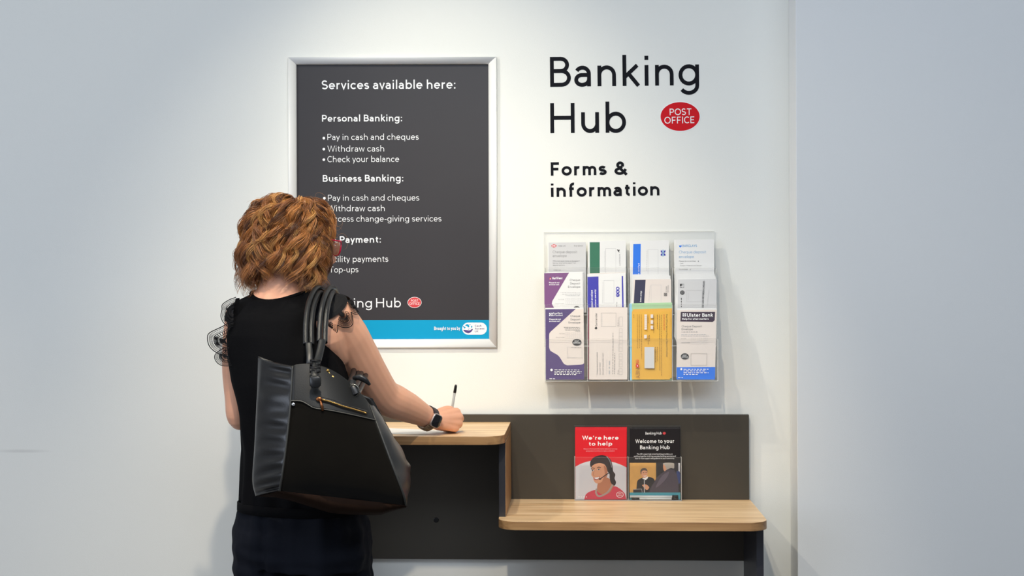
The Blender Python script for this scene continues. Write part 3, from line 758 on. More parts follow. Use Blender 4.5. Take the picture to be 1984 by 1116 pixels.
pr.build('lettering', o)
behind(2, [(676, 106), (1100, 104), (1100, 968), (676, 968)], ZC, M_MAROON, 'maroon envelope edge showing beside the off-white flame envelope', 'behind flame envelope', 1, -2, -4)
q = [(150, 160), (606, 154), (604, 968), (150, 968)]
o, pr = envelope(2, q, ZD, M_GOLD, 'gold cheque envelope with sideways print and an address window, in the bottom tier', off=.0095)
pr.text('Post Office Service Cheque Deposit Envelope', (558, 188), (562, 700), 19, M_BLK, .13)
pr.text('DO NOT ENCLOSE CASH', (527, 190), (529, 376), 15, M_PRED, .13)
for i, (x, a, b_) in enumerate(((505, 190, 930), (482, 190, 870), (452, 190, 372), (408, 190, 415), (342, 192, 296), (342, 440, 550), (358, 435, 510), (262, 190, 730), (237, 190, 600), (212, 190, 600), (170, 190, 240), (430, 580, 775), (452, 578, 760))): pr.dashes((x, a), (x + 2, b_), 5, M_BLK if i in (1, 11) else mat('print_brown', (122, 84, 34), rough=.6), i)
for y in (192, 262, 326): pr.rect(372, y, 402, y + 44, M_PAPW)
pr.rect(298, 192, 328, 374, M_PAPW); pr.rect(294, 436, 326, 480, M_PAPW)
for i in range(1, 7): pr.line([(298, 192 + 26 * i), (328, 192 + 26 * i)], 2, M_GOLD)
pr.rect(299, 582, 416, 838, M_PAPG)
pr.text('m', (194, 736), (196, 784), 48, M_PRED, .13); pr.ell(214, 808, 20, 22, M_PRED, 24); pr.ell(214, 808, 5, 9, M_WHITE, 10); pr.text('NEY', (194, 838), (196, 958), 46, mat('print_taupe', (120, 70, 60), rough=.6), .1)
pr.build('lettering', o)
behind(2, [(154, 158), (620, 150), (622, 968), (152, 968)], ZD, M_GOLD, 'gold envelope in the stack behind the windowed gold envelope', 'gold envelopes behind the windowed one', 3, 8, -38, off=.008, step=.0016)
m = quad_box(TIER[2], [(150, 50), (632, 40), (632, 968), (150, 968)], ZD, .0030, .0012); tag(obj('deposit_envelope', m, M_PGREEN), 'pale green envelope standing behind the gold envelopes in the bottom tier', 'envelope')
m = quad_box(TIER[2], [(118, 52), (628, 40), (628, 968), (126, 968)], ZD, .0012, .0012); tag(obj('deposit_envelope', m, M_PBLUE), 'pale blue envelope at the very back of the gold stack', 'envelope')
q = [(690, 136), (1166, 130), (1144, 968), (685, 968)]
o, pr = envelope(2, q, ZD, M_PAPW, 'white cheque envelope with an aubergine block and a blue foot, in the bottom tier', regions=[
    ([(735, 157), (1147, 157), (1142, 256), (1118, 278), (730, 272)], M_AUB), ([(685, 820), (1148, 818), (1144, 968), (685, 968)], M_BLUE)])
pr.rect(757, 174, 799, 211, M_WHITE); pr.ell(778, 192, 12, 12, M_AUB, 16); pr.ell(778, 192, 5, 5, M_WHITE, 10)
for a, b_ in ((757, 192), (799, 192), (778, 174), (778, 211)): pr.ell(a, b_, 5, 5, M_AUB, 8)
pr.text('Ulster Bank', (810, 216), (1122, 214), 42, M_WHITE, .17); pr.text('Help for what matters', (750, 252), (1070, 251), 22, M_WHITE, .2)
pr.text('Cheque Deposit', (745, 342), (987, 341), 24, M_GREY, .12); pr.text('Envelope', (745, 376), (880, 375), 24, M_GREY, .12)
pr.dashes((742, 398), (940, 397), 6, M_GREY, 1); pr.dashes((738, 430), (1045, 428), 6, M_LGREY, 2); pr.dashes((738, 446), (1072, 446), 6, M_LGREY, 3)
pr.text('Sort Code', (738, 484), (798, 484), 11, M_GREY, .1); pr.text('Account Number', (738, 533), (846, 532), 13, M_GREY, .12)
for a in (860, 932, 1004): boxes(pr, a, a + 50, 468, 494, 2, M_LGREY)
boxes(pr, 858, 1048, 516, 541, 8, M_LGREY); poff(pr, 783, 690, 48, 36); pr.outline(857, 657, 1046, 797, 2.4, M_GREY)
pr.ell(741, 845, 13, 13, M_WHITE, 16)
for i, (y, x1) in enumerate(((846, 1076), (866, 1040), (888, 1070), (908, 940))): pr.dashes((765, y), (x1, y), 8, M_WHITE, i)
pr.dashes((698, 947), (762, 947), 8, M_WHITE, 5); pr.build('lettering', o)
behind(2, q, ZD, M_PAP, 'white envelope in the stack behind the blue-footed envelope', 'stack behind blue-footed envelope', 2, 0, -26, step=.0018)

# ------------------------------------------------------------------ leaflet holder on the lower worktop
ZE = lambda u, v: (1090 + u / 5.873, 800 + v / 5.873)
hb = W(1217, 969, -.04)
holder = empty('leaflet_holder', (hb.x, -.042, ZL), 'clear acrylic twin leaflet holder standing on the lower worktop', 'holder')
HB = Pl(826, -.0255); HF = Pl(886, -.0525)
def hz(y, Y): return W(1217, y, Y).z
zb, zt, zlip = ZL + .0006, hz(825, -.0255), hz(886, -.0525)
xl, xr, xm = W(1112.8, 900, -.0525).x, W(1320.8, 900, -.0525).x, W(1217, 900, -.0525).x
m = MB(); m.box(xl, xr, -.0265, -.0243, zb, zt); 
def acr(name, x0, x1, y0, y1, z0, z1):
    """clear sheet with polished edges, whitened to read as bright lines"""
    m = MB(); m.box(x0, x1, y0, y1, z0, z1)
    d = [x1 - x0, y1 - y0, z1 - z0]; k = d.index(min(d)); big = {0: (4, 5), 1: (2, 3), 2: (0, 1)}[k]
    m.m = [0 if i in big else 1 for i in range(6)]
    return obj(name, m, [M_CLR, M_CEDGE], holder)
acr('back_plate', xl, xr, -.0265, -.0243, zb, zt)
acr('front_plate', xl, xr, -.0545, -.0525, zb, zlip)
acr('base_plate', xl, xr, -.0523, -.0267, zb, zb + .002)
for x in (xl, xm - .001, xr - .002): acr('divider', x, x + .002, -.0523, -.0267, zb + .0022, zlip if x != xm else zlip)
M_LRED = mat('leaflet_red', (222, 28, 40), rough=.4, spec=.5); M_PINK = mat('paper_pink', (236, 170, 178), rough=.6)
M_LBLK = mat('leaflet_black', (27, 22, 23), rough=.35, spec=.5); M_BACK = mat('photo_grey', (214, 215, 221), rough=.45)
M_SKIN1 = mat('photo_skin', (220, 160, 124), rough=.5); M_SKIN2 = mat('photo_skin_shade', (186, 122, 90), rough=.5); M_HAIRP = mat('photo_hair', (44, 30, 32), rough=.5)
M_SWTR = mat('photo_sweater', (208, 62, 84), rough=.5); M_NECK = mat('photo_necklace', (168, 152, 146), rough=.5); M_TEAL = mat('print_teal', (70, 156, 172), rough=.5)
M_WOODP = mat('photo_wood', (214, 164, 90), rough=.5, var=.08, vscale=60); M_DARKP = mat('photo_dark', (40, 36, 40), rough=.5); M_COAT = mat('photo_coat', (74, 66, 78), rough=.5); M_COAT2 = mat('photo_coat_light', (100, 90, 104), rough=.5)
M_GHAIR = mat('photo_grey_hair', (176, 168, 158), rough=.5); M_BAGP = mat('photo_blue', (50, 66, 120), rough=.5); M_LIPS = mat('photo_lips', (176, 66, 66), rough=.5); M_JUMP = mat('photo_jumper', (34, 32, 36), rough=.5)
PLF = Pl(826, -.0335, 985, -.046)
def leaflet(quad, mt, label, off, group=None, rim=None):
    m = MB(); q = [ZE(*p) for p in quad]
    m.hexa([PLF.p(x, y, off) for x, y in q], [PLF.p(x, y, off - .0012) for x, y in q], 0, 1)
    return tag(obj('leaflet', m, [mt, rim or mt]), label, 'leaflet', group)
ql = [(142, 190), (728, 190), (728, 984), (146, 984)]
o = leaflet(ql, M_LRED, 'red leaflet with a smiling person in a headset on its cover, in the acrylic holder', .0, rim=M_PINK)
pr = Print(PLF, .0002, ZE)
arc = [(146, 612), (200, 582), (260, 560), (330, 544), (400, 538), (460, 540), (530, 550), (600, 566), (670, 592), (727, 620)]
pr.poly(arc + [(727, 984), (147, 984)], M_BACK)
pr.blob([(395, 830), (420, 760), (500, 735), (555, 770), (585, 820), (560, 900), (470, 930), (400, 900)], M_SKIN2)                 # neck
pr.poly([(247, 984)] + [(p.x, p.y) for p in bez([Vector((x, y, 0)) for x, y in ((262, 930), (300, 900), (380, 875), (410, 905), (470, 930), (540, 905), (585, 835), (660, 868), (710, 920))], 5)] + [(726, 984)], M_SWTR)
pr.blob([(312, 590), (318, 550), (350, 510), (400, 487), (460, 482), (515, 500), (550, 540), (568, 600), (575, 660), (600, 700), (592, 745), (608, 790), (590, 828), (552, 800), (535, 740), (530, 690), (470, 640), (330, 618), (318, 606)], M_HAIRP)
pr.blob([(330, 612), (375, 580), (430, 572), (480, 590), (505, 640), (512, 700), (490, 745), (450, 780), (415, 800), (382, 800), (355, 770), (348, 735), (330, 712), (328, 690), (334, 660)], M_SKIN1)  # face
pr.blob([(470, 600), (505, 640), (512, 700), (490, 745), (450, 780), (480, 700)], M_SKIN2)
pr.blob([(355, 735), (400, 728), (424, 724), (412, 752), (385, 764), (362, 756)], M_LIPS); pr.blob([(360, 738), (400, 732), (418, 729), (405, 748), (380, 754)], M_WHITE)
for x, y in ((342, 655), (412, 646)):
    pr.ell(x, y, 15, 7, M_WHITE, 14); pr.ell(x, y, 7, 7, M_HAIRP, 12); pr.line([(x - 18, y - 4), (x, y - 9), (x + 18, y - 3)], 5, M_HAIRP); pr.line([(x - 20, y - 22), (x, y - 30), (x + 24, y - 22)], 7, M_HAIRP)
pr.line([(358, 660), (346, 705), (362, 716)], 5, M_SKIN2)
pr.line([(p.x, p.y) for p in bez([Vector((500, 492, 0)), Vector((535, 540, 0)), Vector((555, 600, 0)), Vector((558, 640, 0))], 6)], 9, M_GREY)
pr.ell(555, 640, 14, 20, M_BLK, 16); pr.line([(p.x, p.y) for p in bez([Vector((560, 662, 0)), Vector((500, 700, 0)), Vector((450, 735, 0)), Vector((420, 756, 0))], 6)], 9, M_BLK); pr.ell(424, 752, 14, 8, M_BLK, 12)
pr.line([(p.x, p.y) for p in bez([Vector((388, 862, 0)), Vector((380, 905, 0)), Vector((405, 945, 0)), Vector((455, 938, 0)), Vector((520, 895, 0)), Vector((570, 815, 0))], 7)], 20, M_NECK)
pr.ring(652, 930, 39, 31, 5, M_WHITE); pr.text('POST', (634, 926), (671, 924), 13, M_WHITE, .15); pr.text('OFFICE', (624, 947), (681, 945), 14, M_WHITE, .15); pr.dashes((175, 956), (278, 956), 8, M_WHITE, 4)
pr.build('cover_photo', o)
pr = Print(PLF, .0003, ZE)
pr.text("We're here", (223, 306), (637, 304), 46, M_WHITE, .2); pr.text('to help', (296, 373), (565, 371), 46, M_WHITE, .2)
pr.text('Where to find more information about our services', (238, 417), (622, 416), 15, M_PINK, .15); pr.text('and products and how to make a complaint', (266, 440), (594, 439), 15, M_PINK, .15)
pr.build('lettering', o)
for k in range(3): leaflet([(143 + k, 180 - k * 9), (729 + k * 2, 180 - k * 9), (729, 984), (146, 984)], M_LRED, 'red leaflet edge showing behind the red headset leaflet', -.0016 * (k + 1), 'red leaflets at the back', M_PINK)
ql = [(762, 182), (1334, 180), (1340, 984), (762, 984)]
o = leaflet(ql, M_LBLK, 'black leaflet with a photo of two people at a counter, in the acrylic holder', .0, rim=M_WHITE)
pr = Print(PLF, .0002, ZE)
pr.rect(762, 568, 1340, 906, M_DARKP); pr.poly([(762, 568), (1063, 568), (1063, 906), (762, 906)], M_WOODP); pr.rect(762, 906, 1340, 984, M_TEAL); pr.rect(1318, 570, 1336, 680, M_BACK)
pr.poly([(838, 906)] + [(p.x, p.y) for p in bez([Vector((x, y, 0)) for x, y in ((845, 800), (858, 765), (905, 738), (960, 728), (1010, 735), (1045, 760), (1058, 840))], 5)] + [(1060, 906)], M_JUMP)
pr.poly([(905, 745), (925, 735), (975, 722), (968, 745), (945, 765)], M_WHITE)
pr.ell(930, 690, 37, 50, M_SKIN1, 24); pr.blob([(888, 690), (886, 655), (905, 632), (940, 628), (962, 645), (966, 680), (958, 660), (920, 655), (900, 668), (896, 700)], mat('photo_grey_brown', (92, 80, 72), rough=.5))
pr.line([(922, 716), (938, 722), (954, 712)], 6, M_WHITE); pr.line([(915, 680), (928, 680)], 5, M_HAIRP); pr.line([(944, 678), (956, 676)], 5, M_HAIRP)
pr.poly([(1298, 660), (1330, 664), (1340, 700), (1340, 800), (1310, 810), (1290, 760)], M_BAGP)
pr.poly([(985, 906), (1000, 855), (1040, 790), (1070, 735), (1115, 695), (1160, 665), (1215, 635), (1265, 640), (1300, 700), (1318, 790), (1320, 906)], M_COAT)
pr.blob([(1100, 760), (1150, 700), (1210, 668), (1190, 730), (1130, 800), (1060, 850)], M_COAT2)
pr.poly([(1160, 660), (1170, 632), (1225, 618), (1268, 632), (1262, 645), (1215, 640)], M_DARKP)
pr.blob([(1146, 600), (1152, 570), (1258, 570), (1270, 600), (1266, 632), (1230, 628), (1180, 650), (1158, 660), (1146, 630)], M_GHAIR); pr.blob([(1145, 590), (1156, 590), (1176, 620), (1180, 648), (1158, 662), (1145, 632)], M_SKIN1)
pr.blob([(905, 822), (935, 812), (965, 822), (985, 850), (960, 876), (930, 856), (915, 836)], M_SKIN1); pr.rect(926, 755, 936, 906, M_LGREY); pr.rect(804, 868, 905, 906, M_DARKP); pr.line([(806, 870), (900, 866), (906, 904)], 4, M_LGREY)
pr.build('cover_photo', o)
pr = Print(PLF, .0003, ZE)
pr.text('Banking Hub', (943, 247), (1127, 245), 30, M_WHITE, .17); pr.ell(1157, 232, 18, 15, M_POR, 20)
pr.text('Welcome to your', (828, 343), (1272, 341), 43, M_WHITE, .17); pr.text('Banking Hub', (881, 414), (1220, 412), 43, M_WHITE, .17)
pr.text("The UK's major high street banking providers are", (845, 476), (1252, 475), 16, M_WHITE, .15); pr.text('working together to bring everyday banking services and', (811, 500), (1287, 499), 16, M_WHITE, .15); pr.text('face-to-face support and guidance to your community.', (824, 525), (1274, 524), 16, M_WHITE, .15)
pr.build('lettering', o)
for k in range(2): leaflet([(760 + k, 174 - k * 9), (1336 + k * 2, 172 - k * 9), (1340, 984), (762, 984)], M_LBLK, 'black leaflet edge showing behind the black counter leaflet', -.0016 * (k + 1), 'black leaflets at the back', M_WHITE)
# pens dropped into the right pocket
M_BARR = mat('pen_clear_barrel', (216, 224, 226), rough=.2, spec=.6); M_BPL = mat('pen_black_plastic', (22, 21, 22), rough=.35)
def flat_pen(u0, u1, v, r, blocks, label, Y):
    a = W(*ZE(u0, v), Y); b_ = W(*ZE(u1, v + 2), Y); b_.y = a.y
    m = MB(); m.tube([a, b_], r, n=12); o = obj('ballpoint_pen', m, M_BARR); tag(o, label, 'pen')
    for s, e, nm in blocks:
        m = MB(); p = a.lerp(b_, s); q = a.lerp(b_, e); m.tube([p, q], r * 1.22, n=12)
        obj(nm, m, M_BPL, o)
    return o
flat_pen(766, 1312, 951, .0036, [(.88, 1.004, 'cap')], 'pale pen with a black end lying across the front of the acrylic holder', -.0476)
flat_pen(790, 1314, 975, .0032, [(-.004, .16, 'cap'), (.86, 1.004, 'end_plug')], 'clear pen with both ends black lying lowest in the acrylic holder', -.0476)
# ------------------------------------------------------------------ person writing at the desk
def solid(mb, voxel, smooth=4, factor=.5):
    """one continuous skin round everything in MB"""
    me = mb.mesh('tmp', [M_PAP]); o = bpy.data.objects.new('tmp', me); col.objects.link(o)
    r = o.modifiers.new('r', 'REMESH'); r.mode = 'VOXEL'; r.voxel_size = voxel; r.use_smooth_shade = True
    if smooth:
        s = o.modifiers.new('s', 'SMOOTH'); s.iterations = smooth; s.factor = factor
    dg = bpy.context.evaluated_depsgraph_get()
    out = bpy.data.meshes.new_from_object(o.evaluated_get(dg))
    bpy.data.objects.remove(o); bpy.data.meshes.remove(me)
    out.materials.clear()
    return out
def from_mesh(name, me, mats, parent, origin=None):
    origin = world_loc(parent) if parent is not None else origin
    me.name = name; me.transform(Matrix.Translation(-Vector(origin)))
    for m in (mats if isinstance(mats, list) else [mats]): me.materials.append(m)
    me.polygons.foreach_set('use_smooth', [True] * len(me.polygons))
    o = bpy.data.objects.new(name, me); col.objects.link(o)
    if parent is not None: o.parent = parent
    else: o.location = origin
    return o
def displace(me, fn):
    me.update(); ns = [v.normal.copy() for v in me.vertices]
    for v, n in zip(me.vertices, ns): v.co += n * fn(v.co, n)
    me.update()
def limb(mb, pts, rad, sub=4, n=16):
    """tapered limb with round ends"""
    P = bez(pts, sub); k = len(pts); rr = []
    for i in range(len(P)):
        t = i / sub; a = min(int(t), k - 1); b2 = min(a + 1, k - 1); f = t - a
        ra, rb = rad[a], rad[b2]
        if not isinstance(ra, tuple): ra = (ra, ra)
        if not isinstance(rb, tuple): rb = (rb, rb)
        rr.append((ra[0] + (rb[0] - ra[0]) * f, ra[1] + (rb[1] - ra[1]) * f))
    d0 = (P[0] - P[1]).normalized(); d1 = (P[-1] - P[-2]).normalized()
    a0, a1 = max(rr[0]), max(rr[-1])
    pre = [(P[0] + d0 * a0 * math.sin(R(t)), (rr[0][0] * math.cos(R(t)), rr[0][1] * math.cos(R(t)))) for t in (84, 60, 30)]
    post = [(P[-1] + d1 * a1 * math.sin(R(t)), (rr[-1][0] * math.cos(R(t)), rr[-1][1] * math.cos(R(t)))) for t in (30, 60, 84)]
    mb.tube([p for p, _ in pre] + P + [p for p, _ in post], [r for _, r in pre] + rr + [r for _, r in post], n=n)

BYAW = R(-16)
def ring(c, a, b_, n=40, yaw=BYAW, ex=2.3, zf=None):
    out = []
    for j in range(n):
        t = 2 * math.pi * j / n
        cx_, sx_ = math.cos(t), math.sin(t)
        x = a * math.copysign(abs(cx_) ** (2 / ex), cx_); y = b_ * math.copysign(abs(sx_) ** (2 / ex), sx_)
        z = zf(t) if zf else 0
        out.append(Vector((c[0] + x * math.cos(yaw) - y * math.sin(yaw), c[1] + x * math.sin(yaw) + y * math.cos(yaw), c[2] + z)))
    return out
def tc(px, py, Y): return W(px, py, Y)
# torso: (centre pixel x, y, depth, half width, half depth)
TOR = [(590, 1000, -.700, .166, .125), (588, 975, -.700, .162, .122), (583, 930, -.700, .152, .113), (577, 870, -.700, .142, .106), (572, 800, -.695, .148, .108),
       (563, 740, -.688, .152, .116), (553, 690, -.682, .146, .116), (541, 650, -.678, .131, .110), (541, 620, -.677, .125, .100), (548, 598, -.676, .120, .086), (546, 580, -.674, .096, .072)]
NECK = [(545, 566, -.672, .070, .058), (546, 552, -.670, .058, .052), (549, 535, -.665, .053, .052), (555, 510, -.655, .052, .054), (562, 490, -.648, .050, .056)]
pb = W(585, 1000, -.70)
SKIN = mat('skin', (236, 176, 144), rough=.46, spec=.4, sss=.12, var=.04, vscale=14, bump=.06, bscale=260)
m = MB()
m.rings([ring(tc(*t[:3]), t[3] - (.007 if i > 2 else .022), t[4] - (.007 if i > 2 else .022)) for i, t in enumerate(TOR)] + [ring(tc(*t[:3]), t[3], t[4], ex=2.0) for t in NECK])
# shoulders and arms
SR, SL = W(648, 614, -.700), W(470, 618, -.672)
limb(m, [W(600, 598, -.690), SR], [.050, .054]); limb(m, [W(505, 600, -.676), SL], [.046, .046])
# right arm
WR = W(833, 812, -.383)
limb(m, [SR, W(672, 652, -.660), W(696, 696, -.615), W(720, 735, -.570), W(742, 766, -.527), W(766, 779, -.490), W(791, 790, -.447), W(815, 802, -.408), WR],
     [.052, .0555, .0545, .050, .0465, .0455, .0405, .0325, (.0265, .0275)], sub=5, n=20)
limb(m, [W(636, 622, -.722), W(642, 655, -.718), W(658, 690, -.680)], [.034, .034, .026])             # flesh behind the armpit
# left arm, forearm going forward to the worktop
EL = W(463, 808, -.640)
LH = Wz(600, 832, ZU + .026); LH.y = -.40; LH.x = W(585, 820, -.40).x
limb(m, [SL, W(464, 665, -.660), W(462, 720, -.650), W(463, 770, -.645), EL, EL.lerp(LH, .14) + Vector((0, 0, .004)), EL.lerp(LH, .4), EL.lerp(LH, .8), LH], [.044, .043, .041, .036, .030, .033, .036, .028, .024], sub=5, n=20)
HND = (LH - EL).normalized()
limb(m, [LH, LH + HND * .05 + Vector((0, 0, -.008)), LH + HND * .085 + Vector((0, 0, -.012))], [(.012, .026), (.013, .038), (.011, .036)])
sd = HND.cross(Vector((0, 0, 1))).normalized()
for k, (ln, off) in enumerate(((.062, -.028), (.075, -.010), (.071, .009), (.055, .026))):
    b0 = LH + HND * .085 + sd * off + Vector((0, 0, -.010)); sp = HND + sd * (off * 3)
    limb(m, [b0, b0 + sp * ln * .5 + Vector((0, 0, .002)), b0 + sp * ln + Vector((0, 0, -.006))], [.0088, .0080, .0068], n=10)
b0 = LH + HND * .03 - sd * .028 + Vector((0, 0, -.006)); limb(m, [b0, b0 + HND * .03 - sd * .022, b0 + HND * .056 - sd * .028], [.0105, .0095, .0075], n=10)
# right hand: dorsum towards the room, little finger edge on the paper, fingers curled round the pen
KN = [W(884, 799, -.336), W(889, 808, -.340), W(888, 819, -.343), W(882, 829, -.347)]        # knuckles, index to little finger
PALM = W(858, 815, -.352)
for kn, r0 in zip(KN, (.0135, .0135, .013, .012)):
    limb(m, [WR + Vector((0, .004, 0)), WR.lerp(kn, .5) + Vector((0, -.004, 0)), kn], [.019, .0165, r0], n=12)
limb(m, [WR, W(852, 820, -.345), W(866, 826, -.330)], [.022, .021, .015], n=12)                  # heel of the hand
TIP = Wz(868.5, 835, ZU + .0012); TOP = W(883.5, 745.5, TIP.y - .022)
pen_at = lambda f: TIP.lerp(TOP, f)
grip = pen_at(.20)
for kn, mid, tip, rr in ((KN[0], W(882, 800, -.300), pen_at(.22) + Vector((.004, -.007, .0)), (.0105, .0095, .008)),
                         (KN[1], W(889, 815, -.302), pen_at(.15) + Vector((.009, .004, 0)), (.0108, .0096, .008)),
                         (KN[2], W(886, 825, -.304), W(868, 829, -.300), (.0102, .0092, .008)),
                         (KN[3], W(879, 832, -.312), W(862, 832, -.312), (.0094, .0085, .0075))):
    limb(m, [kn, kn.lerp(mid, .55) + Vector((.004, 0, .001)), mid, tip], [rr[0] + .0012, rr[0], rr[1], rr[2]], n=12)
limb(m, [W(842, 806, -.350), W(858, 797, -.335), W(870, 793, -.318), W(876, 797, -.300), pen_at(.27) + Vector((-.006, .004, 0))], [.0150, .0130, .0105, .0100, .0080], n=12)  # thumb
# head
HC = W(570, 462, -.650); HY, HP = R(-55), R(-9)
HROT = Matrix.Rotation(HY, 3, 'Z') @ Matrix.Rotation(HP, 3, 'X')          # local +y is the way the face looks
def hl(x, y, z): return HC + HROT @ Vector((x, y, z))
m.ell(hl(0, -.008, .012), (.073, .092, .088), rot=HROT)
m.ell(hl(0, .035, -.048), (.056, .058, .068), rot=HROT)
m.ell(hl(0, .066, -.098), (.026, .022, .018), rot=HROT)                     # chin
m.ell(hl(0, .07, -.020), (.050, .026, .055), rot=HROT)
for s in (-1, 1):
    m.ell(hl(s * .034, .068, -.034), (.022, .018, .018), rot=HROT)             # cheek
    m.ell(hl(s * .078, -.006, -.018), (.007, .018, .031), rot=HROT, nu=12, nv=8)   # ear
    m.ell(hl(s * .030, .088, .010), (.020, .010, .007), rot=HROT, nu=10, nv=8)    # brow
limb(m, [hl(0, .092, .002), hl(0, .104, -.020), hl(0, .112, -.036)], [.007, .009, .011], n=10)
for s in (-1, 1): m.ell(hl(s * .010, .102, -.040), (.008, .009, .007), rot=HROT, nu=10, nv=8)
m.ell(hl(0, .094, -.064), (.022, .008, .0055), rot=HROT, nu=12, nv=8); m.ell(hl(0, .092, -.074), (.019, .008, .006), rot=HROT, nu=12, nv=8)
limb(m, [W(552, 520, -.66), hl(0, -.01, -.05)], [.052, .050])
# hips, legs and feet
LEGX = [(519, 1), (655, 1)]
hipc = W(587, 1000, -.70)
m.rings([ring((hipc.x, -.70, .88), .140, .100), ring((hipc.x, -.70, .82), .145, .104), ring((hipc.x, -.70, .76), .142, .100), ring((hipc.x, -.70, .72), .13, .09)])
legs = []
for s, yy in ((-1, -.705), (1, -.690)):
    top = Vector((hipc.x + s * .082, yy, .80)); kn = Vector((hipc.x + s * .088, yy + .015, .47)); an = Vector((hipc.x + s * .090, yy - .01, .085))
    legs.append((top, kn, an)); limb(m, [top, kn + Vector((0, .005, .12)), kn, an + Vector((0, -.02, .16)), an], [.066, .060, .050, .048, .034])
    limb(m, [an + Vector((0, -.025, -.045)), an + Vector((0, .05, -.050)), an + Vector((s * .012, .15, -.066))], [(.032, .028), (.032, .032), (.018, .036)])
body_me = solid(m, .0027, 4)
person = from_mesh('person', body_me, SKIN, None, (pb.x, pb.y, 0))
tag(person, 'person with curly auburn hair in a black lace-sleeved top writing at the higher worktop', 'person')

# ---- clothing
M_TOP = mat('black_jersey', (12, 12, 14), rough=.85, spec=.08, sheen=.0, bump=.25, bscale=900)
M_LACE = mat('black_lace', (15, 15, 18), rough=.75, spec=.25)
M_TRS = mat('navy_cotton', (15, 18, 27), rough=.8, spec=.15, sheen=.0, bump=.2, bscale=1200)
M_SHOE = mat('black_leather_shoe', (18, 17, 17), rough=.35)
m = MB()
rg = [ring(tc(*t[:3]), t[3] + .0, t[4] + .0) for t in TOR[1:]]
NKC = tc(545, 569, -.673)
nz = lambda t: -.004 + .010 * math.cos(2 * t) - .006 * (1 if math.sin(t) < 0 else -1) * abs(math.sin(t)) * .6
rg.append(ring(NKC, .0735, .0635, ex=2.0, zf=nz))
m.rings(rg)
limb(m, [W(600, 600, -.690), W(630, 606, -.696)], [.054, .054]); limb(m, [W(505, 602, -.676), W(472, 616, -.672)], [.049, .047])
top_me = solid(m, .0042, 4)
def folds(co, n):
    k = max(0, min(1, (1.30 - co.z) / .35)); ang = math.atan2(co.y + .70, co.x - hipc.x)
    f = .0045 * k * math.sin(ang * 13 + 2.5 * noise.noise(co * 5) + co.z * 6) + .005 * noise.noise(Vector((co.x * 16, co.y * 16, co.z * 7 + 3)))
    return f * (1 if co.z < 1.34 else .35)
displace(top_me, folds)
top = from_mesh('sleeveless_top', top_me, M_TOP, person)
m = MB(); m.tube([p + Vector((0, 0, .0)) for p in ring(NKC, .0755, .0655, ex=2.0, zf=nz)], .0042, n=8, closed=True, flat=1.6); obj('neckband', m, M_TOP, top)
m = MB(); hr = ring(tc(588, 979, -.700), .1665, .1265, n=72)
m.rings([[p + Vector((0, 0, dz)) for p in ring(tc(588, 977, -.7), .1655 + e, .1255 + e, n=72)] for dz, e in ((.010, -.002), (.008, .0015), (-.012, .002), (-.014, -.002))], cap=False); obj('hem', m, M_TOP, top)

# lace: threads worked as fine tubes, scallop by scallop
# left sleeve: three scallops standing out from the shoulder, seen against the wall
m = MB()
def lsurf(u, v):                                   # u, v in photograph pixels on the sleeve's own curved sheet
    return W(u, v, -.735 + .0005 * (440 - u) + .006 * math.sin((v - 575) / 14))
def scal(mb, surf, rim_pts, hub, r, sub=7):
    """one scallop: rim through rim_pts, threads converging on the hub"""
    rim = bez([Vector((x, y, 0)) for x, y in rim_pts], sub); h2 = Vector((hub[0], hub[1], 0))
    at_ = lambda p, f: surf(*(h2.lerp(p, f)).xy)
    for f, t in ((1.0, 2.4), (.90, 1.0), (.74, 1.0), (.66, 1.5), (.44, 1.2), (.30, 1.6)):
        mb.tube([at_(p, f) for p in rim], r * t, n=5)
    for i, p in enumerate(rim):
        if i % 2 == 0: mb.tube([at_(p, f) for f in (.44, .66)], r * 2.2, n=4)
        else: mb.tube([at_(p, f) for f in (.16, .44)], r * 1.2, n=4)
        mb.tube([at_(p, f) for f in (.74, .90)], r * .8, n=4)
    mb.add([at_(p, .16) for p in rim] + [surf(*hub)], [(i, i + 1, len(rim)) for i in range(len(rim) - 1)])
scal(m, lsurf, [(457, 576), (444, 581), (431, 590), (430, 600), (428, 613), (433, 625), (444, 634), (452, 632)], (452, 604), .00045)
scal(m, lsurf, [(450, 622), (430, 633), (406, 645), (402, 655), (404, 667), (410, 676), (421, 684), (437, 690), (450, 688)], (437, 660), .0005)
scal(m, lsurf, [(436, 672), (424, 680), (416, 689), (418, 699), (427, 707), (441, 709), (450, 707), (454, 698)], (440, 689), .00045)
for q in (((462, 577), (455, 578), (447, 600), (447, 612), (460, 612)), ((460, 608), (447, 608), (440, 634), (443, 656), (460, 656)), ((460, 650), (445, 650), (441, 690), (447, 709), (460, 709))):
    m.add([lsurf(x, y) + Vector((0, .012, 0)) for x, y in q], [(0, 1, 2, 3, 4)], 1)
lo = obj('lace_sleeve', m, [M_LACE, M_TOP], top)
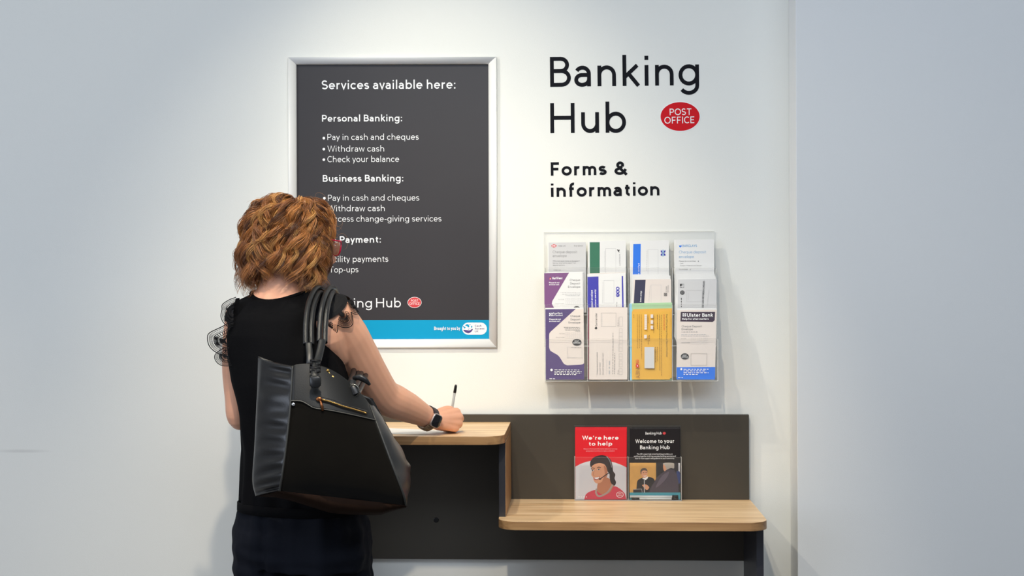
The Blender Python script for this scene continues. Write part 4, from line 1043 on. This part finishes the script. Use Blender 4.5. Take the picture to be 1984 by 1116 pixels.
# right sleeve: lies over the shoulder and upper arm
m = MB()
AXD = (W(690, 686, -.625) - SR).normalized(); AX0 = SR.copy()
AXU = (Vector((0, -1, .25)) - AXD * Vector((0, -1, .25)).dot(AXD)).normalized(); AXV = AXD.cross(AXU).normalized()
def rsurf(al, s):                                  # al: angle round the arm, s: metres along it from the shoulder joint
    rr_ = (math.sqrt(max(.0001, .0595 ** 2 - s * s)) if s < 0 else .0595) + .0025 * math.sin(al * 9) * max(0, min(1, (s + .03) / .03))
    return AX0 + AXD * s + (AXU * math.cos(al) + AXV * math.sin(al)) * rr_
NS = 6; A0, A1 = R(-150), R(150)
for i in range(36):                                # solid gathered part at the shoulder
    a, b2 = A0 + (A1 - A0) * i / 36, A0 + (A1 - A0) * (i + 1) / 36
    for s0, s1 in ((-.056, -.048), (-.048, -.040), (-.040, -.032)):
        m.add([rsurf(a, s0), rsurf(b2, s0), rsurf(b2, s1), rsurf(a, s1)], [(0, 1, 2, 3)], smooth=True)
for k in range(NS):
    a, b2 = A0 + (A1 - A0) * k / NS, A0 + (A1 - A0) * (k + 1) / NS; mid = (a + b2) / 2
    scal(m, rsurf, [(a + (b2 - a) * i / 10, -.012 + .024 * math.sin(math.pi * i / 10) ** .7) for i in range(11)], (mid, -.036), .00042, 3)
obj('lace_sleeve', m, M_LACE, top)
# trousers
m = MB()
m.rings([ring((hipc.x, -.70, .92), .138, .100), ring((hipc.x, -.70, .865), .152, .113), ring((hipc.x, -.70, .80), .172, .130), ring((hipc.x, -.70, .74), .172, .128), ring((hipc.x, -.70, .71), .165, .12)])
for top_, kn, an in legs: limb(m, [top_ + Vector((0, 0, -.04)), kn + Vector((0, .004, .12)), kn, an + Vector((0, -.005, .16)), an + Vector((0, .004, .02))], [.090, .084, .076, .074, .072])
trs_me = solid(m, .005, 4)
def tfold(co, n):
    v = .010 * noise.noise(Vector((co.x * 22, co.y * 22, co.z * 5))) + .0055 * noise.noise(Vector((co.x * 9, co.y * 9, co.z * 34)))
    return v - .006 * math.exp(-((co.x - (hipc.x - .078)) / .010) ** 2) * (1 if n.y < 0 else 0) * max(0, min(1, (co.z - .3) / .3))
displace(trs_me, tfold)
trs = from_mesh('trousers', trs_me, M_TRS, person)
for s, (top_, kn, an) in zip((-1, 1), legs):
    m = MB(); c0 = Vector((an.x, an.y, 0)); rr_ = []
    for z, e in ((.0008, 0), (.02, .004), (.045, .0), (.062, -.012)):
        rr_.append([Vector((c0.x + s * .006 + (.043 + e) * math.copysign(abs(math.cos(t)) ** .8, math.cos(t)), c0.y + .055 + (.128 + e) * math.copysign(abs(math.sin(t)) ** .9, math.sin(t)) , z if math.sin(t) < .2 else z * (1 - .45 * (math.sin(t) - .2)))) for t in [2 * math.pi * i / 28 for i in range(28)]])
    m.rings(rr_); obj('shoe', m, M_SHOE, person)

# ---- hair: curly locks, strand by strand
def hair_material():
    mm = mat('auburn_hair', (150, 84, 38), rough=.34, spec=.55)
    nt = mm.node_tree; b_ = nt.nodes['Principled BSDF']
    at = nt.nodes.new('ShaderNodeAttribute'); at.attribute_name = 'strand_colour'
    nt.links.new(at.outputs['Color'], b_.inputs['Base Color'])
    return mm
rnd = random.Random(11)
hv, hf, hc = [], [], []
FW = HROT @ Vector((0, 1, 0)); FAZ = math.atan2(FW.y, FW.x)
def scalp_r(th): return .092 + .012 * min(1, th / 1.2)
def add_strand(path, r0, colr, tip):
    base = len(hv); k = len(path); n = 3; prev = None
    for i, p in enumerate(path):
        t = (path[min(i + 1, k - 1)] - path[max(i - 1, 0)])
        if t.length < 1e-7: t = Vector((0, 0, -1))
        t.normalize()
        u = (prev - t * prev.dot(t)) if prev is not None else t.orthogonal()
        if u.length < 1e-5: u = t.orthogonal()
        u.normalize(); prev = u; q = t.cross(u); f = i / (k - 1)
        r = r0 * (1 - .65 * f ** 3) * (.6 if i == 0 else 1)
        mixf = f ** 1.5; c = tuple(colr[j] * (1 - mixf) + tip[j] * mixf for j in range(3))
        for j in range(n):
            a = 2 * math.pi * j / n; hv.append(p + u * (r * math.cos(a)) + q * (r * math.sin(a))); hc.append(c)
    for i in range(k - 1):
        for j in range(n): hf.append((base + i * n + j, base + i * n + (j + 1) % n, base + (i + 1) * n + (j + 1) % n, base + (i + 1) * n + j))
CROWN = HC + Vector((-.012, -.012, .0))
HAX = (.079, .093, .094)
def shell(az, th, out):
    """point over the skull at azimuth az (world), polar angle th from the crown, OUT metres off it"""
    d = Vector((math.sin(th) * math.cos(az), math.sin(th) * math.sin(az), math.cos(th)))
    ld = HROT.transposed() @ d
    rr_ = 1 / math.sqrt((ld.x / HAX[0]) ** 2 + (ld.y / HAX[1]) ** 2 + (ld.z / HAX[2]) ** 2)
    return HC + Vector((0, 0, .004)) + d * (rr_ + out)
def angdiff(a, b_): return (a - b_ + math.pi) % (2 * math.pi) - math.pi
NL = 640
for li in range(NL):
    az = rnd.uniform(0, 2 * math.pi); df = abs(angdiff(az, FAZ))
    th0 = math.acos(1 - rnd.random() * .98) * .98
    if li >= 500: th0 = rnd.uniform(0, R(26))
    if li >= 560: az = FAZ + rnd.uniform(-R(95), R(95)); df = abs(angdiff(az, FAZ)); th0 = rnd.uniform(R(4), R(58))
    face = df < R(62)
    if face and th0 > R(52): th0 = rnd.uniform(R(5), R(50))
    layer = rnd.random()                            # 0 inner .. 1 outer
    side = angdiff(az, FAZ)
    zend = HC.z - rnd.uniform(.085, .158) * (1 if not face else .6)
    if layer > .8: zend += .015
    if rnd.random() < .12: zend = HC.z + rnd.uniform(-.04, .05)
    thick = (.010 + .029 * layer) * (.55 + .45 * max(0, min(1, (df - R(58)) / R(50))))
    zend += .046 * math.exp(-(angdiff(az, R(257)) / R(30)) ** 2)
    L = []
    # along the skull
    steps = 13
    th1 = R(rnd.uniform(84, 112))
    if face:
        az1 = az + math.copysign(R(64) - df, side) * .9
    else: az1 = az + rnd.gauss(0, .07)
    for i in range(steps):
        f = i / (steps - 1); th = th0 + (th1 - th0) * f
        vol = thick * (.35 + .65 * math.sin(min(1, th / R(95)) * math.pi / 2)) * min(1, .35 + f * 2.2) * (1 - .6 * max(0, min(1, 1 - (df - R(58)) / R(50))) * max(0, min(1, (th - R(52)) / R(22))))
        L.append(shell(az + (az1 - az) * f, th, vol))
        if L[-1].z < zend: break
    last = L[-1]; drop = last.z - zend
    if drop > .01:
        dr = (L[-1] - L[-2]).normalized(); horiz = Vector((last.x - HC.x, last.y - HC.y, 0)); horiz.normalize()
        nk = max(3, int(drop / .010))
        for i in range(1, nk + 1):
            f = i / nk
            out = .012 * f * (1 - f) * 2 - .022 * f * f * (1 - layer) + .010 * layer * f
            L.append(last + Vector((0, 0, -drop * f)) + horiz * out + Vector((dr.x, dr.y, 0)) * .010 * f)
    P = bez(L, 3); k = len(P)
    if k < 8: continue
    amp = rnd.uniform(.006, .0145); tl = sum((P[i + 1] - P[i]).length for i in range(k - 1))
    wave = rnd.uniform(.060, .105); ph = 9 * noise.noise(Vector((2.2 * math.cos(az), 2.2 * math.sin(az), 1.5 * th0))) + rnd.gauss(0, .4); hand = 1 if noise.noise(Vector((1.4 * math.cos(az), 1.4 * math.sin(az), 9.0))) + rnd.gauss(0, .06) > 0 else -1
    lock = rnd.random()
    basec = [(.075, .025, .008), (.21, .075, .02), (.38, .15, .038), (.55, .27, .08)][min(3, int(lock * 2.6 + rnd.random() * 1.4))]
    ns = rnd.randint(20, 28); lw = rnd.uniform(.0050, .0105)
    for s in range(ns):
        ra = rnd.uniform(0, 6.28); rq = lw * math.sqrt(rnd.random()); fz = rnd.uniform(.8, 1.2); dph = rnd.gauss(0, .13); flen = rnd.uniform(.86, 1.0)
        path = []; acc = 0
        kk = max(6, int(k * flen))
        for i in range(0, kk):
            t = (P[min(i + 1, k - 1)] - P[max(i - 1, 0)]).normalized()
            hz_ = Vector((P[i].x - HC.x, P[i].y - HC.y, (P[i].z - HC.z) * .4)); hz_.normalize()
            sd_ = t.cross(hz_); sd_.normalize(); hz_ = sd_.cross(t)
            if i: acc += (P[i] - P[i - 1]).length
            g = min(1, acc / .055) * (1 + .5 * acc / max(tl, .05))
            a = ph + hand * (acc / wave) * 2 * math.pi * fz ** .25 + dph
            spread = (.35 + .65 * min(1, acc / .04)) * (1 - .45 * (i / k) ** 2)
            off = sd_ * (amp * g * math.cos(a) + rq * spread * math.cos(ra)) + hz_ * (.75 * amp * g * math.sin(a) + rq * spread * math.sin(ra) * .8)
            path.append(P[i] + off)
        v = rnd.uniform(.62, 1.35); cc = tuple(x * v for x in basec); tp = tuple(min(.8, x * v * 1.35 + .02) for x in basec)
        add_strand(path, rnd.uniform(.00034, .00058), cc, tp)
# stray hairs that stand off the outline
for s in range(110):
    az = rnd.uniform(0, 6.28)
    if abs(angdiff(az, FAZ)) < R(40): continue
    th = rnd.uniform(.7, 1.75); p = shell(az, th, .026); o_ = (p - HC).normalized(); d = Vector((rnd.gauss(0, 1), rnd.gauss(0, 1), rnd.gauss(-.3, 1))); d = (d - o_ * d.dot(o_)).normalized()
    rr_ = rnd.uniform(.006, .016); tw = rnd.uniform(2.2, 5.0); path = []
    for i in range(13):
        a = tw * i / 12; path.append(p + d * (rr_ * 1.3 * math.sin(a)) + o_ * (rr_ * (1 - math.cos(a)) * .8 + .012 * i / 12) + Vector((0, 0, -.015 * i / 12)))
    add_strand(path, .0002, (.36, .15, .045), (.55, .28, .10))
# the dense hair near the scalp
nb = len(hv); NU, NV = 40, 16
for i in range(NV + 1):
    for j in range(NU):
        az = 2 * math.pi * j / NU; df = abs(angdiff(az, FAZ)); lim = R(112) if df > R(70) else R(46) + (R(66)) * max(0, (df - R(40)) / R(30))
        hv.append(shell(az, max(.02, lim * i / NV), (.004 + .008 * math.sin(math.pi * i / NV)) * (1 if df > R(95) else .3))); hc.append((.085, .028, .009))
for i in range(NV):
    for j in range(NU): hf.append((nb + i * NU + j, nb + (i + 1) * NU + j, nb + (i + 1) * NU + (j + 1) % NU, nb + i * NU + (j + 1) % NU))
hm = bpy.data.meshes.new('hair'); og = world_loc(person)
hm.from_pydata([tuple(v - og) for v in hv], [], hf)
ca = hm.color_attributes.new('strand_colour', 'FLOAT_COLOR', 'POINT')
ca.data.foreach_set('color', [x for c in hc for x in (c[0], c[1], c[2], 1.0)])
hm.polygons.foreach_set('use_smooth', [True] * len(hm.polygons)); hm.materials.append(hair_material()); hm.update()
ho = bpy.data.objects.new('hair', hm); col.objects.link(ho); ho.parent = person

# ---- eyes
M_EYE = mat('eye_white', (232, 228, 224), rough=.2); M_IRIS = mat('eye_iris', (70, 90, 96), rough=.2)
for s in (-1, 1):
    m = MB(); m.ell(hl(s * .030, .078, -.006), (.0118, .0118, .0118), rot=HROT, nu=16, nv=12); eo = obj('eye', m, M_EYE, person)
    m = MB(); m.ell(hl(s * .030, .0885, -.008), (.0052, .0022, .0052), rot=HROT, nu=14, nv=8); obj('iris', m, M_IRIS, eo)

# ---- spectacles
M_SPEC = mat('spectacle_red', (190, 16, 60), rough=.25, spec=.6); M_LENS = clear_mat('spectacle_lens', (245, 248, 248), 1.3)
gl = None; m = MB()
for s in (-1, 1):
    rim = [hl(s * .034 + .027 * math.copysign(abs(math.cos(t)) ** .75, math.cos(t)), .108 - .010 * abs(math.cos(t)) * 0 - .16 * max(0, abs(s * .034 + .027 * math.cos(t)) - .03), -.008 + .019 * math.copysign(abs(math.sin(t)) ** .8, math.sin(t))) for t in [2 * math.pi * i / 32 for i in range(32)]]
    m.tube(rim, .0021, n=8, closed=True)
m.tube(bez([hl(-.008, .1085, -.002), hl(0, .112, .001), hl(.008, .1085, -.002)], 5), .002, n=8)
gc = hl(0, .08, -.01)
gl = obj('spectacles', m, M_SPEC, None, origin=gc); tag(gl, 'red-framed spectacles worn by the person with auburn hair', 'spectacles')
for s in (-1, 1):
    m = MB(); m.tube(bez([hl(s * .061, .1025, .006), hl(s * .074, .085, .006), hl(s * .081, .02, .003), hl(s * .083, -.012, -.004), hl(s * .080, -.03, -.022)], 5), (.0018), n=8, flat=1.7); obj('temple', m, M_SPEC, gl)
    m = MB(); n = 24; pts = [hl(s * .034 + .0262 * math.copysign(abs(math.cos(t)) ** .75, math.cos(t)), .1075 - .16 * max(0, abs(s * .034 + .0262 * math.cos(t)) - .03), -.008 + .0182 * math.copysign(abs(math.sin(t)) ** .8, math.sin(t))) for t in [2 * math.pi * i / n for i in range(n)]]
    m.hexa(pts, [p - FW * .0015 for p in pts]); obj('lens', m, M_LENS, gl)

# ---- wristwatch
ARM = (WR - W(816, 803, -.405)).normalized(); WC = W(829, 810.5, -.388)
M_CASE = mat('watch_case', (214, 196, 188), rough=.25, metal=.8); M_SCR = mat('watch_screen', (14, 13, 16), rough=.08, spec=.7, coat=.5); M_STR = mat('watch_strap', (128, 112, 92), rough=.45, metal=.3); M_STRD = mat('watch_strap_dark', (40, 32, 40), rough=.5)
e1 = (W(846, 811, -.41) - WC); e1 = (e1 - ARM * e1.dot(ARM)).normalized(); e2 = ARM.cross(e1).normalized()
wn = (Vector((.30, -1, .12)) - ARM * Vector((.30, -1, .12)).dot(ARM)).normalized(); wt_ = ARM.cross(wn).normalized()
RWx, RWy = .0315, .0315
def wring(a, sx, rad=0): return WC + ARM * sx + (wn * math.cos(a) + wt_ * math.sin(a)) * (.0312 + rad)
wp = WC + wn * .036
m = MB()
def rrect(cx, wdt, hgt, r, up): 
    out = []
    for (sx, sy, a0) in ((1, 1, 0), (-1, 1, 90), (-1, -1, 180), (1, -1, 270)):
        for i in range(7):
            a = R(a0 + 15 * i); out.append(cx + ARM * (sx * (wdt / 2 - r) + r * math.cos(a)) + wt_ * (sy * (hgt / 2 - r) + r * math.sin(a)) + wn * up)
    return out
m.rings([rrect(wp, .030, .035, .008, -.0045), rrect(wp, .033, .038, .010, -.001), rrect(wp, .033, .038, .010, .003), rrect(wp, .0305, .0355, .009, .0048)])
watch = obj('wristwatch', m, M_CASE, None); tag(watch, 'square dark-screened wristwatch on the wrist of the writing hand', 'watch')
m = MB(); m.rings([rrect(wp, .0292, .034, .0085, .0046), rrect(wp, .0292, .034, .0085, .0056), rrect(wp, .026, .031, .008, .0064)]); obj('screen', m, M_SCR, watch)
m = MB(); m.tube([wp + wt_ * .006 + ARM * .016, wp + wt_ * .006 + ARM * .019], .0032, n=12); obj('crown', m, M_CASE, watch)
for nm, a0, a1, mm in (('strap', 32, 178, M_STR), ('strap', -178, -32, M_STRD)):
    m = MB(); n = 22; rr_ = []
    for i in range(n + 1):
        a = R(a0 + (a1 - a0) * i / n); rr_.append([wring(a, -.0105, 0), wring(a, .0105, 0), wring(a, .0105, .0026), wring(a, -.0105, .0026)])
    m.rings(rr_); m.smooth = [False] * len(m.f)
    if mm is M_STR:
        for i in range(1, n, 2):
            a = R(a0 + (a1 - a0) * i / n); m.tube([wring(a, -.0085, .0027), wring(a, .0085, .0027)], .0009, n=5)
    obj(nm, m, mm, watch)

# ---- pen in the writing hand
M_PCLR = mat('pen_barrel_clear', (226, 214, 200), rough=.15, spec=.6); M_INKT = mat('pen_ink_tube', (40, 34, 38), rough=.4)
pd = (TOP - TIP).normalized()
m = MB(); m.tube([pen_at(.17), pen_at(.84)], .0038, n=12); pen = obj('ballpoint_pen', m, clear_mat('pen_barrel', (240, 236, 230), 1.4, .45, .08), None, origin=TIP)
tag(pen, 'clear ballpoint pen with a black end plug held upright in the writing hand', 'pen')
m = MB(); m.tube([pen_at(.15), pen_at(.78)], .0017, n=8); obj('ink_tube', m, M_INKT, pen)
m = MB(); m.tube([pen_at(.83), pen_at(.86), pen_at(.97), pen_at(1.0)], [.0042, .0043, .0038, .0026], n=12); obj('end_plug', m, M_BPL, pen)
m = MB(); m.tube([pen_at(.0), pen_at(.03), pen_at(.17)], [.0006, .0016, .0036], n=12); obj('pen_tip', m, mat('pen_tip_metal', (190, 170, 120), rough=.3, metal=1), pen)
# ---- sheet of paper under the hand
m = MB(); q = [Wz(x, y, ZU + .0004) for x, y in ((690, 840.2), (852, 842.3), (898, 835.6), (735, 829))]
m.hexa([p + Vector((0, 0, .0003)) for p in q], q); tag(obj('paper_form', m, M_PAP), 'white paper form lying on the higher worktop under the writing hand', 'paper')

# ------------------------------------------------------------------ shoulder bag
M_LEA = mat('bag_black_leather', (24, 24, 25), rough=.36, spec=.55, bump=.12, bscale=420)
M_SUE = mat('bag_black_suede', (17, 15, 12), rough=.95, spec=.08, sheen=.05, var=.35, vscale=9)
M_YOK = mat('bag_yoke_leather', (23, 23, 22), rough=.5, spec=.40, bump=.10, bscale=500)
M_BASE = mat('bag_base_leather', (40, 26, 18), rough=.85, spec=.1, var=.2, vscale=20)
M_GOLDM = mat('bag_gold_metal', (196, 158, 92), rough=.28, metal=1.0)
M_STRAP = mat('bag_strap_leather', (26, 27, 29), rough=.36, spec=.5, bump=.08, bscale=420)
M_STUD = mat('bag_stud', (230, 232, 235), rough=.2, metal=.9)
# corner columns, top to bottom, in photograph pixels and depth
CG = [(500, 693, -.905), (498, 760, -.915), (494, 860, -.925), (490, 930, -.925), (497, 962, -.905)]      # outer end of the near gusset
CF = [(567, 709, -.985), (563, 780, -1.005), (555, 860, -1.025), (547, 920, -1.030), (542, 951, -1.015)]    # near front seam
CR = [(717, 785, -.915), (737, 838, -.945), (762, 905, -.965), (781, 955, -.965), (787, 979, -.945)]        # far front seam
CB = [(726, 789, -.862), (758, 838, -.852), (788, 888, -.850), (796, 922, -.850), (788, 976, -.850)]        # far back corner
def colp(C, v): return bez([W(*c) for c in C], 8)[min(int(v * 32 + .5), 32)]
bagc = W(640, 965, -.93)
bag = empty('shoulder_bag', bagc, 'large black leather shoulder bag with a gold zip hanging from the shoulder', 'bag')
def patch(name, A, B, mt, bulge=0.0, nu=22, nv=32, v0=0.0, v1=1.0, wr=None, dz=None, lift=0.0, parent=bag):
    """skin between two seams; BULGE pushes it out, WR adds creases, TOP lets the top edge follow a curve"""
    m = MB(); PA = bez([W(*c) for c in A], 8); PB_ = bez([W(*c) for c in B], 8)
    def at(P, v):
        x = max(0, min(1, v)) * (len(P) - 1); i = min(int(x), len(P) - 2); return P[i].lerp(P[i + 1], x - i)
    nrm = (PB_[16] - PA[16]).cross(PA[-1] - PA[0]).normalized()
    if nrm.dot(PA[16] - Vector((pb.x, -.7, 1.1))) < 0: nrm = -nrm
    for j in range(nv + 1):
        for i in range(nu + 1):
            u = i / nu; ve = v0(u) if callable(v0) else v0; vb = v1(u) if callable(v1) else v1
            v = ve + (vb - ve) * j / nv
            p = at(PA, v).lerp(at(PB_, v), u)
            p = p + nrm * (bulge * math.sin(math.pi * u) * math.sin(math.pi * min(1, .12 + v * .95)) + lift + (wr(u, v) if wr else 0))
            if dz: p = p + Vector((0, 0, dz(u, v)))
            m.v.append(tuple(p))
    for j in range(nv):
        for i in range(nu): m.f.append((j * (nu + 1) + i, j * (nu + 1) + i + 1, (j + 1) * (nu + 1) + i + 1, (j + 1) * (nu + 1) + i)); m.m.append(0); m.smooth.append(True)
    o = obj(name, m, mt, parent); s = o.modifiers.new('thick', 'SOLIDIFY'); s.thickness = .0022; s.offset = -1
    return o, (lambda u, v, l=0.0: at(PA, v).lerp(at(PB_, v), u) + nrm * (bulge * math.sin(math.pi * u) * math.sin(math.pi * min(1, .12 + v * .95)) + l) + Vector((0, 0, dz(u, v) if dz else 0)))
def gw(u, v):
    n_ = noise.noise(Vector((u * 1.3 + 4, v * 17, 2.2)))
    return .014 * (math.sin(math.pi / 2 * u / .24) if u < .24 else math.cos(math.pi / 2 * (u - .24) / .76)) * min(1, .4 + 2 * v) + crease(u, v, n_)
def crease(u, v, n_):
    return (.009 * n_ + .006 * math.sin(v * 60 + 2 * noise.noise(Vector((v * 4, u, 0))))) * (math.sin(math.pi * min(1, u * 1.0)) ** .6) * (1.1 * max(0, u - .22))
g1, G1 = patch('side_gusset', CG, CF, M_LEA, .003, nu=40, nv=60, wr=gw)
DZ = lambda u, v: .036 * math.sin(math.pi * u) ** .8 * max(0, 1 - v / .8) ** 2
fp, FP = patch('front_panel', CF, CR, M_SUE, .022, dz=DZ, wr=lambda u, v: .003 * noise.noise(Vector((u * 4, v * 4, 7))))
patch('side_gusset', CR, CB, M_LEA, .010, nv=40, wr=lambda u, v: .004 * noise.noise(Vector((u * 2, v * 9, 5))))
patch('back_panel', [(500, 690, -.900), (498, 760, -.900), (494, 860, -.905), (491, 930, -.905), (497, 962, -.900)], [(722, 772, -.858), (757, 836, -.848), (787, 888, -.846), (795, 922, -.846), (788, 975, -.846)], M_LEA, .0)
def proj_y(p):
    l = CAMROT.transposed() @ (p - CAM); return CX + F_PX * l.x / -l.z, CY - F_PX * l.y / -l.z
def row(C, x):
    for (x0, y0), (x1, y1) in zip(C[:-1], C[1:]):
        if x <= x1: return y0 + (y1 - y0) * max(0, (x - x0) / (x1 - x0))
    return C[-1][1]
def v_at(fn, u, C):
    """how far down the panel, at U across it, lies the line C"""
    lo, hi = 0.0, .8
    for _ in range(24):
        mid = (lo + hi) / 2; x, y = proj_y(fn(u, mid))
        if y < row(C, x): lo = mid
        else: hi = mid
    return lo
YEDGE = [(p.x, p.y) for p in bez([Vector((x, y, 0)) for x, y in ((560, 776.5), (583, 777), (597, 784), (609, 790.5), (640, 795), (680, 803), (724, 813), (740, 816))], 6)]
ZLINE = [(600, 769), (613, 771.5), (640, 778), (665, 787), (690, 794), (712, 801)]
YV = [v_at(FP, i / 60, YEDGE) for i in range(61)]
def yv(u):
    x = max(0, min(59.999, u * 60)); i = int(x); return YV[i] + (YV[i + 1] - YV[i]) * (x - i)
yo, YO = patch('yoke', CF, CR, M_YOK, .022, v0=0.0, v1=yv, lift=.0022, dz=DZ, wr=lambda u, v: .002 * noise.noise(Vector((u * 4, v * 4, 7))))
m = MB(); m.tube([FP(u / 30, yv(u / 30), .0034) for u in range(31)], .0012, n=6); obj('piping', m, mat('bag_piping', (92, 90, 84), rough=.4), yo)
for C in (CF, CR):
    m = MB(); m.tube([p + Vector((0, -.001, 0)) for p in bez([W(*c) for c in C], 8)], .0026, n=8); obj('seam_piping', m, mat('bag_seam', (50, 50, 47), rough=.4), bag)
# base: sags below the panels
m = MB(); A = [W(*CG[4]), W(*CF[4]), W(*CR[4]), W(*CB[4])]; n = 16; rows = []
for i in range(n + 1):
    u = i / n; sg = .12 + .88 * min(1, u * 2.2) * min(1, .25 + (1 - u) * 4); f = A[1].lerp(A[2], u) + (A[2] - A[1]).cross(Vector((0, 0, 1))).normalized() * (.022 * math.sin(math.pi * u) * math.sin(math.pi * .99) ); k = A[0].lerp(A[3], u)
    rows.append([f, f.lerp(k, .12) + Vector((0, 0, -sg * (.014 + .010 * math.sin(math.pi * u)))), f.lerp(k, .5) + Vector((0, 0, -sg * (.022 + .012 * math.sin(math.pi * u)))), k])
m.rings(rows, cap=False); m.poly(rows[0]); m.poly(rows[-1]); obj('base', m, M_BASE, bag)
# stud, front zip with slider and pull
m = MB(); m.ell(FP(.03, .262, .006), (.0042, .0025, .0042), nu=14, nv=8); obj('stud', m, M_STUD, bag)
m = MB(); zu = [.29 + .59 * i / 24 for i in range(25)]; zp = [YO(u, v_at(FP, u, ZLINE), .0035) for u in zu]
m.tube([p - Vector((0, 0, .002)) for p in zp], .0075, n=8, flat=.35, up=(0, 0, 1)); zo = obj('zip', m, M_BPL, bag)
m = MB()
for i in range(0, 24):
    for f in (0, .5):
        a = zp[i].lerp(zp[i + 1], f) + Vector((0, -.0030, 0)); m.tube([a - Vector((0, 0, .0022)), a + Vector((0, 0, .0022))], .0009, n=5)
m.tube([p + Vector((0, -.0022, 0)) for p in zp], .0024, n=6, flat=.5, up=(0, 0, 1)); obj('zip_teeth', m, M_GOLDM, zo)
m = MB(); a = zp[1] + Vector((0, -.006, 0)); m.ell(a, (.0075, .003, .0055), nu=12, nv=8); m.tube([a + Vector((.003, -.002, -.003)), a + Vector((.007, -.003, -.014)), a + Vector((.009, -.002, -.026))], [.002, .0034, .0030], n=8); obj('zip_pull', m, mat('bag_copper', (150, 96, 60), rough=.35, metal=.9), zo)
# handles: paired leather rolls going over the shoulder, with flat tabs and buckles
def handle(pts, sep, label=None):
    P = bez(pts, 8); k = len(P); m = MB()
    for s in (-1, 1):
        path = []
        for i, p in enumerate(P):
            t = (P[min(i + 1, k - 1)] - P[max(i - 1, 0)]).normalized(); sd_ = t.cross(Vector((.35, -1, .1))).normalized(); path.append(p + sd_ * (s * sep))
        m.tube(path, .0066, n=10)
    return obj('handle', m, M_STRAP, bag)
SHT = W(622, 557, -.735)
h1 = handle([W(624, 663, -.905), W(625, 630, -.872), W(629, 596, -.835), W(636, 572, -.785), W(643, 562, -.730), W(650, 572, -.655), W(668, 625, -.565), W(690, 690, -.535), W(704, 722, -.64), W(692, 754, -.80), W(678, 775, -.885)], .0066)
h2 = handle([W(598, 668, -.915), W(598, 630, -.880), W(602, 596, -.836), W(610, 572, -.790), W(619, 562, -.735), W(630, 573, -.650), W(650, 630, -.560), W(676, 690, -.540), W(690, 715, -.64), W(680, 748, -.80), W(668, 770, -.885)], .0066)
def tab(pts, wd, mt, name, parent, th=.0022):
    P = bez(pts, 8); m = MB(); m.tube(P, [(th, wd)] * len(P), n=10, up=(.25, -1, 0)); return obj(name, m, mt, parent)
tab([W(625, 658, -.912), W(618, 690, -.955), W(611, 712, -.990), W(610, 728, -1.012), W(611, 742, -1.019)], .0088, M_STRAP, 'handle_tab', h1)
tab([W(598, 664, -.920), W(600, 690, -.940), W(600, 712, -.945), W(602, 730, -.92)], .0080, M_STRAP, 'handle_tab', h2)
m = MB(); 
for (x, y, d) in ((611.5, 702, -.977), (611, 716, -1.000)):
    c = W(x, y, d); m.tube([c + Vector((dx, -.003, dz)) for dx, dz in ((-.012, -.0045), (.012, -.0045), (.012, .0045), (-.012, .0045))], .0026, n=8, closed=True)
obj('buckle', m, M_BPL, h1)
m = MB(); c = W(611, 738, -1.024)
m.rings([[c + Vector((sx * (.0125 + e), y, sz * (.013 + e) - .002)) for sx, sz in ((-1, .7), (-.75, 1), (.75, 1), (1, .7), (1, -.6), (.6, -1), (-.6, -1), (-1, -.6))] for y, e in ((.004, 0), (-.003, 0), (-.005, -.002))]); obj('anchor_loop', m, M_STRAP, h1)
c = W(686, 757, -.945)
m = MB(); m.tube([c + Vector((.011 * math.cos(t) , -.002, .014 * math.sin(t))) for t in [2 * math.pi * i / 20 for i in range(20)]], .0026, n=8, closed=True); obj('ring', m, mat('bag_dark_metal', (120, 118, 112), rough=.25, metal=1), bag)
tab([W(683, 738, -.93), W(684, 748, -.945), W(690, 764, -.950)], .0085, M_STRAP, 'anchor_loop', bag, .004)
m = MB(); m.tube(bez([W(684, 733, -.92), W(696, 731, -.925), W(708, 737, -.925), W(717, 746, -.92)], 7), [.0035 + .004 * math.sin(math.pi * min(1, (i + 1) / 20)) if i < 21 else .002 for i in range(22)], n=10, flat=.6); obj('strap_end', m, M_STRAP, bag)
m = MB(); m.tube([W(636, 720, -.965), W(641, 727, -.965)], .0022, n=8); m.tube([W(643, 728, -.965), W(651, 737, -.96)], .0032, n=8); m.ell(W(635, 718, -.966), (.004, .004, .004), nu=10, nv=8); obj('zip_end', m, M_GOLDM, bag)
